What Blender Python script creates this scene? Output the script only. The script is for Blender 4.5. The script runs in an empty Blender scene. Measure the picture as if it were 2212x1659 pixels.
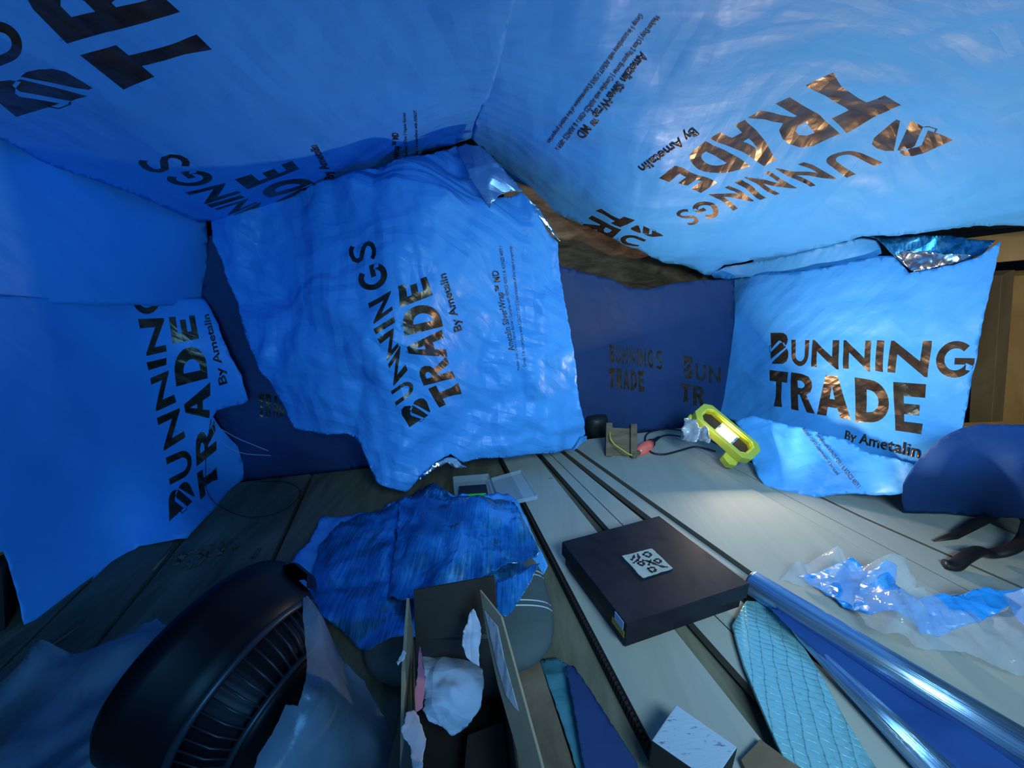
import bpy, bmesh, math, random
import numpy as np
from mathutils import Vector, Matrix, noise
from mathutils.geometry import delaunay_2d_cdt
random.seed(7)
S = bpy.context.scene
COL = S.collection
# ------------------------------------------------------------------ camera
FPX, CX, CY, CAMH = 830.0, 1106.0, 829.5, 0.65
PITCH = math.atan(250 / 830)
SP, CP = math.sin(PITCH), math.cos(PITCH)
cam = bpy.data.cameras.new('camera'); camo = bpy.data.objects.new('camera', cam); COL.objects.link(camo)
camo.location = (0, 0, CAMH); camo.rotation_euler = (math.pi/2 - PITCH, 0, 0)
cam.sensor_width = 36; cam.lens = FPX/2212*36; cam.clip_start = 0.01; cam.clip_end = 50
S.camera = camo
# ------------------------------------------------------------------ light
S.view_settings.view_transform = 'Standard'; S.view_settings.look = 'None'
S.view_settings.exposure = 0.15; S.view_settings.gamma = 1.0
S.view_settings.use_curve_mapping = False
w = bpy.data.worlds.new('sky'); S.world = w; w.use_nodes = True
bg = w.node_tree.nodes['Background']; bg.inputs[0].default_value = (0.10, 0.40, 1.0, 1); bg.inputs[1].default_value = 0.32
def area(name, loc, target, size, sizey, power, color, spread=180):
    l = bpy.data.lights.new(name, 'AREA'); l.shape = 'RECTANGLE'; l.size = size; l.size_y = sizey
    l.energy = power; l.color = color
    o = bpy.data.objects.new(name, l); COL.objects.link(o); o.location = loc
    l.spread = math.radians(spread)
    o.rotation_euler = (Vector(target) - Vector(loc)).to_track_quat('-Z', 'Y').to_euler(); return o
area('added_daylight_key', (0.40, -0.25, 0.93), (0.72, 1.10, 0.15), 0.45, 0.3, 6.0, (0.45, 0.76, 1.0), 100)  # added unseen lamp for daylight from behind the camera, aimed at the boards
area('added_left_fill', (0.15, -0.75, 0.55), (-0.90, 0.75, 0.35), 0.5, 0.5, 3.7, (0.10, 0.44, 1.0), 110)  # added unseen blue lamp that brightens the left wall
# ------------------------------------------------------------------ helpers
def ray(px, py):
    v = CY - py
    return px - CX, FPX*CP + v*SP, -FPX*SP + v*CP
def P(px, py, Y):
    r, f, u = ray(px, py); t = Y/f
    return Vector((r*t, Y, CAMH + u*t))
def G(px, py, z=0.0):
    r, f, u = ray(px, py); t = (z - CAMH)/u
    return Vector((r*t, f*t, z))
def DZ(px, py, z=0.0): return (px, py, G(px, py, z).y)
def DX(px, py, X):
    r, f, u = ray(px, py); return (px, py, X/r*f)
def mesh_obj(name, verts, faces, mats, parent=None, smooth=True, mi=None):
    me = bpy.data.meshes.new(name); me.from_pydata([tuple(v) for v in verts], [], [tuple(f) for f in faces])
    for m in (mats if isinstance(mats, (list, tuple)) else [mats]): me.materials.append(m)
    if mi is not None: me.polygons.foreach_set('material_index', mi)
    if smooth: me.polygons.foreach_set('use_smooth', [True]*len(me.polygons))
    me.update()
    o = bpy.data.objects.new(name, me); COL.objects.link(o)
    if parent: o.parent = parent
    return o
def empty(name, loc=(0, 0, 0), rot=None):
    o = bpy.data.objects.new(name, None); COL.objects.link(o); o.location = loc; o.empty_display_size = .05
    if rot is not None: o.rotation_euler = rot
    return o
def tag(o, label=None, cat=None, group=None, kind=None):
    if label: o['label'] = label
    if cat: o['category'] = cat
    if group: o['group'] = group
    if kind: o['kind'] = kind
    return o
class MB:
    def __init__(s): s.v = []; s.f = []
    def add(s, vs, fs):
        n = len(s.v); s.v += [Vector(v) for v in vs]; s.f += [tuple(i+n for i in f) for f in fs]
    def box(s, a, b, M=None):
        x0, y0, z0 = a; x1, y1, z1 = b
        vs = [Vector(p) for p in ((x0,y0,z0),(x1,y0,z0),(x1,y1,z0),(x0,y1,z0),(x0,y0,z1),(x1,y0,z1),(x1,y1,z1),(x0,y1,z1))]
        if M: vs = [M @ v for v in vs]
        s.add(vs, [(0,3,2,1),(4,5,6,7),(0,1,5,4),(1,2,6,5),(2,3,7,6),(3,0,4,7)])
    def prism(s, top, h, direction=Vector((0, 0, -1))):
        n = len(top); top = [Vector(p) for p in top]; bot = [p + direction*h for p in top]
        s.add(top + bot, [tuple(range(n)), tuple(range(2*n-1, n-1, -1))] + [(i, i+n, (i+1) % n+n, (i+1) % n) for i in range(n)])
    def lathe(s, prof, M=None, n=64, a0=0, a1=2*math.pi):
        vs = []; full = abs(a1-a0-2*math.pi) < 1e-6; m = n if full else n+1
        for i in range(m):
            a = a0+(a1-a0)*i/n
            for (x, r) in prof:
                v = Vector((x, r*math.cos(a), r*math.sin(a))); vs.append(M @ v if M else v)
        k = len(prof); fs = []
        for i in range(n):
            j = (i+1) % m
            for q in range(k-1): fs.append((i*k+q, j*k+q, j*k+q+1, i*k+q+1))
        s.add(vs, fs)
    def tube(s, pts, r, n=10, r2=None, flat=1.0, up=None):
        pts = [Vector(p) for p in pts]; vs = []; fs = []; m = len(pts); nrm = None
        for i, p in enumerate(pts):
            t = (pts[min(i+1, m-1)] - pts[max(i-1, 0)]).normalized()
            if nrm is None:
                nrm = (up.copy() if up else (Vector((0, 0, 1)) if abs(t.z) < .9 else Vector((1, 0, 0))))
            nrm = (nrm - t*nrm.dot(t)).normalized(); b = t.cross(nrm)
            rr = r if r2 is None else r + (r2-r)*i/(m-1)
            if isinstance(r, (list, tuple)): rr = r[i]
            for k in range(n):
                a = 2*math.pi*k/n; vs.append(p + nrm*math.cos(a)*rr*flat + b*math.sin(a)*rr)
        for i in range(m-1):
            for k in range(n): fs.append((i*n+k, i*n+(k+1) % n, (i+1)*n+(k+1) % n, (i+1)*n+k))
        fs.append(tuple(range(n-1, -1, -1))); fs.append(tuple(range((m-1)*n, m*n)))
        s.add(vs, fs)
    def build(s, name, mats, parent=None, smooth=False, bevel=0, fix=True):
        o = mesh_obj(name, s.v, s.f, mats, parent, smooth)
        if fix:
            bm = bmesh.new(); bm.from_mesh(o.data); bmesh.ops.recalc_face_normals(bm, faces=bm.faces); bm.to_mesh(o.data); bm.free()
        if bevel:
            b = o.modifiers.new('bevel', 'BEVEL'); b.width = bevel; b.segments = 2; b.limit_method = 'ANGLE'
        return o
def smoothpts(pts, n=8):
    pts = [Vector(p) for p in pts]; out = []
    for i in range(len(pts)-1):
        p0 = pts[max(i-1, 0)]; p1 = pts[i]; p2 = pts[i+1]; p3 = pts[min(i+2, len(pts)-1)]
        for k in range(n):
            t = k/n
            out.append(0.5*((2*p1)+(p2-p0)*t+(2*p0-5*p1+4*p2-p3)*t*t+(3*p1-p0-3*p2+p3)*t*t*t))
    out.append(pts[-1]); return out
# ------------------------------------------------------------------ materials
class Mat:
    def __init__(s, name, col=(.5,.5,.5), rough=.5, metal=0, spec=.5):
        s.m = bpy.data.materials.new(name); s.m.use_nodes = True; s.t = s.m.node_tree
        s.b = s.t.nodes['Principled BSDF']
        s.b.inputs['Base Color'].default_value = (*col, 1); s.b.inputs['Roughness'].default_value = rough
        s.b.inputs['Metallic'].default_value = metal; s.b.inputs['Specular IOR Level'].default_value = spec
        s.tc = s.t.nodes.new('ShaderNodeTexCoord'); s.coord = s.tc.outputs['Object']
    def n(s, typ, **kw):
        x = s.t.nodes.new(typ)
        for k, v in kw.items():
            if k in x.inputs: x.inputs[k].default_value = v
            else: setattr(x, k, v)
        return x
    def l(s, a, b): s.t.links.new(a, b)
    def mapping(s, scale=(1,1,1), rot=(0,0,0)):
        m = s.n('ShaderNodeMapping'); m.inputs['Scale'].default_value = scale; m.inputs['Rotation'].default_value = rot
        s.l(s.coord, m.inputs['Vector']); return m.outputs[0]
    def noise(s, scale, detail=4, vec=None, rough=.55, dist=0):
        x = s.n('ShaderNodeTexNoise', Scale=scale, Detail=detail, Roughness=rough, Distortion=dist)
        s.l(vec or s.coord, x.inputs['Vector']); return x.outputs['Fac']
    def voro(s, scale, vec=None, feature='F1'):
        x = s.n('ShaderNodeTexVoronoi', Scale=scale); x.feature = feature
        s.l(vec or s.coord, x.inputs['Vector']); return x.outputs['Distance']
    def warp(s, scale, amt):
        x = s.n('ShaderNodeTexNoise', Scale=scale, Detail=3.0); s.l(s.coord, x.inputs['Vector'])
        a = s.n('ShaderNodeVectorMath', operation='MULTIPLY_ADD'); s.l(x.outputs['Color'], a.inputs[0])
        a.inputs[1].default_value = (amt,)*3; s.l(s.coord, a.inputs[2]); return a.outputs[0]
    def ramp(s, fac, stops, interp='LINEAR'):
        r = s.n('ShaderNodeValToRGB'); s.l(fac, r.inputs[0]); e = r.color_ramp.elements; r.color_ramp.interpolation = interp
        while len(e) < len(stops): e.new(.5)
        for i, (p, c) in enumerate(stops): e[i].position = p; e[i].color = (*c, 1) if len(c) == 3 else c
        return r.outputs[0]
    def math(s, op, a, b=None, c=None):
        x = s.n('ShaderNodeMath', operation=op)
        for i, q in enumerate((a, b, c)):
            if q is None: continue
            if isinstance(q, (int, float)): x.inputs[i].default_value = q
            else: s.l(q, x.inputs[i])
        return x.outputs[0]
    def bump(s, h, strength, dist=.01):
        x = s.n('ShaderNodeBump', Strength=strength, Distance=dist); s.l(h, x.inputs['Height'])
        prev = s.b.inputs['Normal']
        if prev.links: s.l(prev.links[0].from_socket, x.inputs['Normal'])
        s.l(x.outputs[0], prev); return s
    def color(s, sock): s.l(sock, s.b.inputs['Base Color']); return s
    def rough(s, sock): s.l(sock, s.b.inputs['Roughness']); return s
def crumple(M, big=.02, small=.006, fine=.0015):
    h = None
    for per, am, rots in ((.15, big*.5, (.4, 1.5, 2.7)), (.055, small*.45, (.1, 1.1, 2.2)), (.020, fine*.35, (.7, 2.0))):
        if am <= 0: continue
        for i, a in enumerate(rots):
            x = M.n('ShaderNodeTexWave', Scale=.314/per*(1+.17*i)); x.wave_profile = 'TRI'; x.bands_direction = 'X'
            x.inputs['Distortion'].default_value = 2.2; x.inputs['Detail'].default_value = 2.0; x.inputs['Detail Scale'].default_value = 1.3; x.inputs['Detail Roughness'].default_value = .35
            M.l(M.mapping((1, 1, 1), (a*1.3+.3, a*.7, a)), x.inputs['Vector'])
            k = M.math('MULTIPLY', x.outputs['Fac'], am)
            mk = M.n('ShaderNodeMapRange'); mk.inputs['From Min'].default_value = .42; mk.inputs['From Max'].default_value = .6; mk.inputs['To Min'].default_value = .12
            M.l(M.noise(1.0/per*.45, 1, M.mapping((1, 1, 1), (0, a, 0))), mk.inputs['Value'])
            k = M.math('MULTIPLY', k, mk.outputs[0]); h = k if h is None else M.math('ADD', h, k)
    M.bump(h, 1.0, 1.0); M.bump(M.noise(260, 2), .12, .001)
def wrapmat(name, c1, c2, rough=.42, big=.012, small=.004, fine=.001, spec=.5, sheen=0):
    M = Mat(name, c1, rough, 0, spec)
    M.color(M.ramp(M.noise(4, 5), [(.3, c1), (.7, c2)]))
    M.rough(M.ramp(M.noise(60, 3), [(.3, (rough-.06,)*3), (.7, (rough+.08,)*3)]))
    crumple(M, big, small, fine)
    return M
M_wrap = wrapmat('blue_building_wrap', (.075, .38, .86), (.09, .42, .92), .46, .007, .0028, .0007, .4).m
M_wrapsm = wrapmat('smooth_blue_wrap', (.075, .38, .86), (.09, .42, .92), .45, .004, .001, .0003).m
M_wrapcr = wrapmat('creased_blue_wrap', (.075, .38, .86), (.09, .42, .92), .42, .014, .008, .0008).m
M_wrapshade = wrapmat('shaded_blue_wrap', (.014, .038, .125), (.02, .055, .17), .55, .004, .001, .0003).m  # blue wrap with recess shade and foreground dimness put into its colour
M_wrapdk = wrapmat('blue_wrap_reverse', (.012, .055, .20), (.018, .07, .24), .7, .004, .001, .0005, .2).m
x = Mat('wrap_ink', (.12, .075, .045), .34, .8); x.color(x.ramp(x.noise(30, 5), [(.35, (.10, .06, .035)), (.65, (.19, .12, .07))])); crumple(x, .012, .006, .002); M_ink = x.m
x = Mat('dull_ink', (.02, .02, .025), .5); crumple(x, .004, .002, .001); M_inkd = x.m
x = Mat('silver_foil', (.72, .76, .8), .28, 1); crumple(x, .01, .008, .003); M_foil = x.m
x = Mat('glossy_blue_foil', (.06, .27, .72), .3, .6)
st = x.noise(1, 4, x.mapping((240, 14, 60), (0, 0, .2))); big_ = x.noise(6, 4); cm = x.math('MULTIPLY_ADD', x.math('SUBTRACT', st, .5), x.math('MULTIPLY', big_, .9), big_); x.color(x.ramp(cm, [(.36, (.012, .12, .32)), (.5, (.025, .27, .58)), (.64, (.12, .46, .84))]))  # sheen patches painted into the colour along with the weave streaks
x.rough(x.ramp(st, [(.35, (.2,)*3), (.65, (.38,)*3)])); x.bump(st, .2, .001); crumple(x, .010, .004, 0); M_gloss = x.m
x = Mat('pale_blue_foil', (.30, .48, .68), .3, .8); crumple(x, .01, .006, 0); M_sheen = x.m
# timber
def wood(name, c1, c2, c3, scale=(2, 2, 2), rough=.7, rot=(0, 0, .2547), bump=.15):
    M = Mat(name, c1, rough, 0, .3)
    v = M.mapping(scale, rot)
    g = M.noise(3.0, 8, v, .6, .6); M.color(M.ramp(g, [(.25, c1), (.5, c2), (.75, c3)]))
    M.bump(M.noise(14.0, 6, v), bump, .004); return M.m
M_ply = wood('pale_plywood', (.33, .34, .30), (.37, .375, .325), (.41, .41, .35), (6, .7, 2))
M_oldply = wood('grimy_old_boards', (.07, .065, .045), (.15, .14, .095), (.25, .23, .155), (5, 1.0, 2), .85, bump=.5)
M_plyedge = Mat('plywood_edge', (.12, .10, .07), .8)
wv = M_plyedge.n('ShaderNodeTexWave', Scale=160.0, Distortion=1.5); wv.bands_direction = 'Z'; M_plyedge.l(M_plyedge.coord, wv.inputs['Vector'])
M_plyedge.color(M_plyedge.ramp(wv.outputs['Fac'], [(.3, (.05, .04, .03)), (.7, (.20, .17, .12))])); M_plyedge = M_plyedge.m
M_pine = wood('orange_pine', (.45, .14, .03), (.65, .24, .06), (.8, .36, .10), (3, 3, .5), .6)
M_bark = wood('rough_brown_timber', (.05, .025, .012), (.17, .09, .045), (.34, .2, .11), (3, 3, 9), .9, (0, 0, 0), 1.0)
M_block = wood('weathered_wood', (.10, .07, .04), (.19, .13, .08), (.28, .2, .13), (3, 3, 20), .85)
M_shell = Mat('roof_void', (.03, .028, .025), .9).m
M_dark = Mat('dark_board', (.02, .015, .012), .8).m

# ------------------------------------------------------------------ glyphs
def arcpts(cx, cy, rx, ry, a0, a1, n=10):
    return [(cx+rx*math.cos(math.radians(a0+(a1-a0)*i/n)), cy+ry*math.sin(math.radians(a0+(a1-a0)*i/n))) for i in range(n+1)]
def stroke(pts, w, ax=1.0):
    L = []; R = []
    for i, (x, y) in enumerate(pts):
        x0, y0 = pts[max(i-1, 0)]; x1, y1 = pts[min(i+1, len(pts)-1)]
        dx, dy = (x1-x0)*ax, y1-y0; d = math.hypot(dx, dy) or 1; nx, ny = -dy/d*w/ax, dx/d*w
        L.append((x+nx, y+ny)); R.append((x-nx, y-ny))
    return L + R[::-1]
GL = {
 'T': [[(0,1),(1,1),(1,.72),(.68,.72),(.66,.3),(.74,0),(.2,0),(.3,.3),(.34,.72),(0,.72)]],
 'R': [[(0,0),(0,1),(.55,1),(.82,.95),(.95,.84),(.97,.7),(.88,.54),(.68,.45),(1,0),(.66,0),(.40,.42),(.32,.42),(.32,0)], [(.32,.8),(.32,.6),(.5,.6),(.62,.66),(.62,.74),(.5,.8)]],
 'A': [[(0,0),(.33,1),(.68,1),(1,0),(.7,0),(.63,.22),(.35,.22),(.29,0)], [(.42,.42),(.57,.42),(.5,.74)]],
 'D': [[(0,0),(0,1)]+arcpts(.4,.5,.6,.5,90,-90,14), [(.3,.24),(.3,.76)]+arcpts(.36,.5,.3,.26,90,-90,10)],
 'E': [[(0,0),(0,1),(1,1),(1,.76),(.34,.76),(.34,.62),(.85,.62),(.85,.4),(.34,.4),(.34,.24),(1,.24),(1,0)]],
 'U': [[(0,1),(.24,1),(.24,.42)]+arcpts(.5,.42,.26,.24,180,360,10)+[(.76,1),(1,1),(1,.42)]+arcpts(.5,.42,.5,.43,0,-180,14)],
 'N': [[(0,0),(0,1),(.08,1),(.78,.4),(.78,1),(1,1),(1,-.04),(.93,-.04),(.22,.58),(.22,0)]],
 'I': [[(0,0),(0,1),(1,1),(1,0)]],
 'G': [stroke(arcpts(.52,.5,.40,.40,48,340,22), .10, .9)+[], [(.5,.36),(.5,.54),(1,.54),(1,.4),(.93,.2),(.8,.22),(.8,.36)]],
 'S': [stroke([(.92,.84),(.75,.92),(.5,.93),(.25,.88),(.14,.75),(.2,.62),(.42,.54),(.66,.47),(.84,.37),(.86,.22),(.7,.1),(.45,.06),(.22,.1),(.05,.2)], .085, .7)],
 'B': [[(.10,1),(.72,1),(.9,.93),(.97,.8),(.92,.66),(.8,.58),(.70,.70),(.6,.76),(.5,.76),(.10,.50)],
       [(.06,.16),(.06,.38),(.60,.70),(.78,.70),(.86,.60),(.86,.55)], [(.16,0),(.16,.06),(.92,.52),(1,.4),(1,.22),(.92,.08),(.72,0)],
       [(.0,.42),(.0,.58),(.10,.64),(.10,.61),(.025,.56),(.025,.445),(.06,.41),(.06,.38)]],
}
def homog(q):
    (x0,y0),(x1,y1),(x2,y2),(x3,y3) = q   # BL BR TR TL
    A = []; B = []
    for (u, v), (x, y) in zip(((0,0),(1,0),(1,1),(0,1)), q):
        A.append([u,v,1,0,0,0,-u*x,-v*x]); B.append(x); A.append([0,0,0,u,v,1,-u*y,-v*y]); B.append(y)
    h = np.linalg.solve(np.array(A, float), np.array(B, float))
    return lambda u, v: ((h[0]*u+h[1]*v+h[2])/(h[6]*u+h[7]*v+1), (h[3]*u+h[4]*v+h[5])/(h[6]*u+h[7]*v+1))
def letter(ch, TL, TR, BL, BR):
    H = homog((BL, BR, TR, TL)); return [[H(*p) for p in loop] for loop in GL[ch]]
def R4(ch, x0, y0, x1, y1): return letter(ch, (x0,y0), (x1,y0), (x0,y1), (x1,y1))
def letters(*items):
    out = []
    for it in items: out += letter(*it)
    return out
_textcache = {}
def textmesh(s, bold=0.0):
    key = (s, bold)
    if key in _textcache: return _textcache[key]
    c = bpy.data.curves.new('t', 'FONT'); c.body = s; c.resolution_u = 2; c.offset = bold
    o = bpy.data.objects.new('t', c); COL.objects.link(o); bpy.context.view_layer.update()
    dg = bpy.context.evaluated_depsgraph_get(); me = bpy.data.meshes.new_from_object(o.evaluated_get(dg))
    V = np.array([v.co[:2] for v in me.vertices]); F = [tuple(p.vertices) for p in me.polygons]
    COL.objects.unlink(o); bpy.data.objects.remove(o); bpy.data.curves.remove(c); bpy.data.meshes.remove(me)
    x0, x1 = V[:, 0].min(), V[:, 0].max(); V[:, 0] = (V[:, 0]-x0)/(x1-x0); V[:, 1] = V[:, 1]/.72
    _textcache[key] = (V, F); return V, F
# ------------------------------------------------------------------ sheets
def inpoly(pts, poly):
    x, y = pts[:, 0], pts[:, 1]; r = np.zeros(len(pts), bool); n = len(poly); P_ = np.array(poly)
    for i in range(n):
        x0, y0 = P_[i-1]; x1, y1 = P_[i]
        c = ((y0 > y) != (y1 > y))
        with np.errstate(divide='ignore', invalid='ignore'):
            xi = (x1-x0)*(y-y0)/(y1-y0)+x0
        r ^= c & (x < xi)
    return r
def tps(ctrl):
    C = np.array(ctrl, float); X = C[:, :2]/1000; z = 1/C[:, 2]; n = len(C)
    def U(r2): return np.where(r2 > 1e-12, r2*np.log(r2+1e-12), 0)
    K = U(((X[:, None]-X[None])**2).sum(-1)) + np.eye(n)*2e-4
    Pm = np.c_[np.ones(n), X]; A = np.block([[K, Pm], [Pm.T, np.zeros((3, 3))]])
    w_ = np.linalg.solve(A, np.r_[z, 0, 0, 0])
    def f(Q):
        Q = np.asarray(Q, float)/1000
        return 1/(U(((Q[:, None]-X[None])**2).sum(-1)) @ w_[:n] + np.c_[np.ones(len(Q)), Q] @ w_[n:])
    return f
def subdiv(loop, step, closed=True):
    out = []; n = len(loop)
    for i in range(n):
        a = loop[i]; b = loop[(i+1) % n]; d = math.hypot(b[0]-a[0], b[1]-a[1]); k = max(1, int(d/step))
        for j in range(k): out.append((a[0]+(b[0]-a[0])*j/k, a[1]+(b[1]-a[1])*j/k))
    return out
def wrinkle(p, layers, seed):
    h = 0.0
    for kind, sc, am in layers:
        q = Vector((p.x*sc+seed, p.y*sc-seed*.7, p.z*sc+seed*.3))
        if kind == 'n': h += am*noise.noise(q)
        elif kind == 'r': h += am*(1-2*abs(noise.noise(q)))
        elif kind == 't':
            w_ = Vector((noise.noise(q*.6), noise.noise(q*.6+Vector((7, 3, 1))), noise.noise(q*.6-Vector((2, 9, 4)))))*.7
            for k_ in range(5):
                a_ = k_*1.27+seed; dv = Vector((math.cos(a_), math.sin(a_)*math.cos(a_*1.7), math.sin(a_)*math.sin(a_*1.7)+.4)).normalized()
                v_ = dv.dot(q+w_)*(.8+.13*k_)+a_; tr = abs((v_ % 1)*2-1)*2-1
                m_ = min(1, max(0, (noise.noise(q*.8+Vector((k_*5, 0, 3)))+.15)*2.4)); h += am*tr*m_
        else:
            q2 = q + Vector((noise.noise(q*.9), noise.noise(q*.9+Vector((9, 1, 4))), 0))*.35
            d_ = noise.voronoi(q2)[0]; h += am*((d_[1]-d_[0])-.25)
    return h
def sheet(name, outline, ctrl, mats, loops=(), texts=(), layers=(('n', 3, .01),), seed=1.0, step=13, jag=1.2, parent=None, thick=.0006, normal=None, back=True):
    """outline and print are measured on the photo, given their own depth and built as a real creased sheet of thin stock"""
    f = tps(ctrl); rnd = random.Random(int(seed*100))
    out = [(x+rnd.uniform(-jag, jag), y+rnd.uniform(-jag, jag)) for x, y in subdiv(outline, step)]
    pts = []; edges = []
    def addloop(l):
        n0 = len(pts); pts.extend(l); m = len(l); edges.extend((n0+i, n0+(i+1) % m) for i in range(m))
    addloop(out)
    LP = [subdiv(l, step*.8) for l in loops]
    for l in LP: addloop(l)
    o = np.array(out); x0, y0 = o.min(0); x1, y1 = o.max(0)
    g = []
    ny = int((y1-y0)/(step*.87))+1; nx = int((x1-x0)/step)+1
    for j in range(ny):
        for i in range(nx):
            g.append((x0+(i+.5*(j % 2)+rnd.uniform(-.2, .2))*step, y0+(j+rnd.uniform(-.2, .2))*step*.87))
    g = np.array(g); g = g[inpoly(g, out)]
    pts.extend(map(tuple, g))
    res = delaunay_2d_cdt([Vector(p) for p in pts], edges, [], 0, 1e-4)
    V = np.array([tuple(v) for v in res[0]]); F = [t for t in res[2]]
    cen = np.array([V[list(t)].mean(0) for t in F])
    keep = inpoly(cen, out); ink = np.zeros(len(F), bool)
    for l in LP: ink ^= inpoly(cen, l)
    F2 = [t for t, k in zip(F, keep) if k]; mi = [int(i) for i, k in zip(ink, keep) if k]
    Y = f(V)
    W3 = [P(x, y, d) for (x, y), d in zip(V, Y)]
    if normal is None:
        q = W3[::max(1, len(W3)//200)]; A = np.array([tuple(p) for p in q]); c0 = A.mean(0)
        nn = Vector(np.linalg.svd(A-c0)[2][2]);
        if nn.dot(Vector((0, 0, CAMH))-Vector(c0)) < 0: nn.negate()
    else: nn = Vector(normal).normalized()
    W3 = [p + nn*wrinkle(p, layers, seed) for p in W3]
    from mathutils.bvhtree import BVHTree
    bvh = BVHTree.FromPolygons(W3, F2) if texts else None; nv = len(W3); o_c = Vector((0, 0, CAMH))
    for (s, TL, TR, BL, BR, bold) in texts:
        tv, tf = textmesh(s, bold); H = homog((BL, BR, TR, TL))
        q = np.array([H(u, v) for u, v in tv]); d = f(q)
        n0 = len(W3)
        for (x, y), dd in zip(q, d):
            p = P(x, y, dd); hit = bvh.ray_cast(o_c, (p-o_c).normalized())
            if hit[0] is None: W3.append(p + nn*(wrinkle(p, layers, seed)+.0007))
            else:
                hn = hit[1] if hit[1].dot(nn) > 0 else -hit[1]; W3.append(hit[0] + hn*.0016)
        ok = inpoly(q, out)
        for t in tf:
            if all(ok[i] for i in t): F2.append(tuple(i+n0 for i in t)); mi.append(1)
    # orient to the camera side
    F3 = []
    for t in F2:
        a, b, c = W3[t[0]], W3[t[1]], W3[t[2]]; n_ = (b-a).cross(c-a)
        F3.append(t if n_.dot(nn) > 0 else tuple(reversed(t)))
    used = sorted({i for t in F3 for i in t}); mp = {u: k for k, u in enumerate(used)}
    ob = mesh_obj(name, [W3[u] for u in used], [tuple(mp[i] for i in t) for t in F3], list(mats), parent, True, mi)
    if back:
        sm = ob.modifiers.new('thickness', 'SOLIDIFY'); sm.thickness = thick; sm.offset = -1; sm.material_offset = 2; sm.material_offset_rim = 0
    return ob
WR = [M_wrap, M_ink, M_foil]; WS = [M_wrapsm, M_ink, M_foil]; WC = [M_wrapcr, M_ink, M_foil]
# board frame: d along the boards, e across
D2 = Vector((-.252, .968, 0)); E2 = Vector((.968, .252, 0))
def BQ(q, p, z=0.0): return E2*q + D2*p + Vector((0, 0, z))
def backY(px, py, c=1.31):
    r, f, u = ray(px, py); return f*c/(-.252*r+.968*f)
# ------------------------------------------------------------------ room shell
m = MB(); m.prism([BQ(-1.5, 1.72, -.028), BQ(-1.5, -1.4, -.028), BQ(1.75, -1.4, -.028), BQ(1.75, 1.72, -.028)], .04)
tag(m.build('floor', M_oldply), 'dark grimy boarded attic floor', 'floor', kind='structure')
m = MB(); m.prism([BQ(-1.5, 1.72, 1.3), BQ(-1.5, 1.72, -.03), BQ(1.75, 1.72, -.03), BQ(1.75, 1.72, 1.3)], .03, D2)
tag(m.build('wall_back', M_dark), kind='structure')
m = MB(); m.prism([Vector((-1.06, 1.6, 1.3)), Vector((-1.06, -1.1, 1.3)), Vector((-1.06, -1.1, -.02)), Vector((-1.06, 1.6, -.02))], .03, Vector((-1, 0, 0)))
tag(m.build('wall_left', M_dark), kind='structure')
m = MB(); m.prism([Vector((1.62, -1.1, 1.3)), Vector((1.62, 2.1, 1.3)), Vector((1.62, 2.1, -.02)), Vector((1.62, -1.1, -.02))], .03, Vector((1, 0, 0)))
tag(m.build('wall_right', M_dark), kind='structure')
m = MB()
m.prism([BQ(.2, 1.72, 1.16), BQ(.2, -1.3, 1.16), BQ(-1.5, -1.3, .86), BQ(-1.5, 1.72, .86)], .03, Vector((0, 0, 1)))
m.prism([BQ(.2, 1.72, 1.16), BQ(.2, -1.3, 1.16), BQ(1.75, -1.3, .9), BQ(1.75, 1.72, .9)], .03, Vector((0, 0, 1)))
tag(m.build('ceiling', M_shell), kind='structure')
# ------------------------------------------------------------------ boards
def fline(a, b):
    A, B = G(*a), G(*b); qa, pa = A.dot(E2), A.dot(D2); qb, pb = B.dot(E2), B.dot(D2)
    return lambda p: qa + (qb-qa)*(p-pa)/(pb-pa)
E0 = fline((1082, 985), (1404, 1600)); A1 = fline((1156, 979), (1290, 1148)); A2 = fline((1161, 979), (1306, 1144))
A3 = fline((1183, 975), (1344, 1133)); A4 = fline((1210, 975), (1388, 1121)); A4r = fline((1216, 975), (1400, 1118))
A5 = fline((1242, 973), (1609, 1236)); L5 = fline((1408, 937), (1894, 1206)); L6 = fline((1430, 930), (2094, 1277))
L7 = fline((1482, 925), (1800, 1090)); L7b = fline((1800, 1090), (2212, 1272))
def board(la, lb, p0, p1, label, top=0.0, th=.018, ga=.001, gb=.001):
    m = MB(); n = 10; L = []; R = []
    for i in range(n+1):
        p = p0+(p1-p0)*i/n; L.append(BQ(la(p)+ga, p, top)); R.append(BQ(lb(p)-gb, p, top))
    m.prism(L + R[::-1], th)
    o = m.build('floor_board', [M_ply, M_plyedge], bevel=.0008)
    for pl in o.data.polygons:
        if abs(pl.normal.z) < .5: pl.material_index = 1
    return tag(o, label, 'board', 'pale plywood boards laid across the floor')
K = lambda c: (lambda p: c)
board(E0, A1, -.3, 1.235, 'pale plywood floor board on the left edge of the stack, under the black gift box')
board(A2, A3, -.3, 1.24, 'narrow pale floor board right of the widest dark groove, running under the gift box', gb=.0015, ga=.012)
board(A3, A4, -.3, 1.245, 'narrow pale floor board second right of the dark groove behind the gift box', gb=.003)
board(A4r, A5, -.3, 1.25, 'thin pale floor strip between grooves at the far right corner of the gift box', ga=.006, gb=.002)
board(A5, L5, -.35, 1.265, 'widest pale plywood floor board, running from the wooden cleat past the clear bag', .006, .022, .008, .006)
board(L5, L6, -.35, 1.28, 'pale floor strip under the work light cable, left of the thin black joint', .0, .018, .004, .001)
board(L6, lambda p: (L7(p) if p > .72 else L7b(p)), -.35, 1.28, 'pale floor strip right of the thin black joint, reaching the tripod foot', .0, .018, .001, .004)
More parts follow.
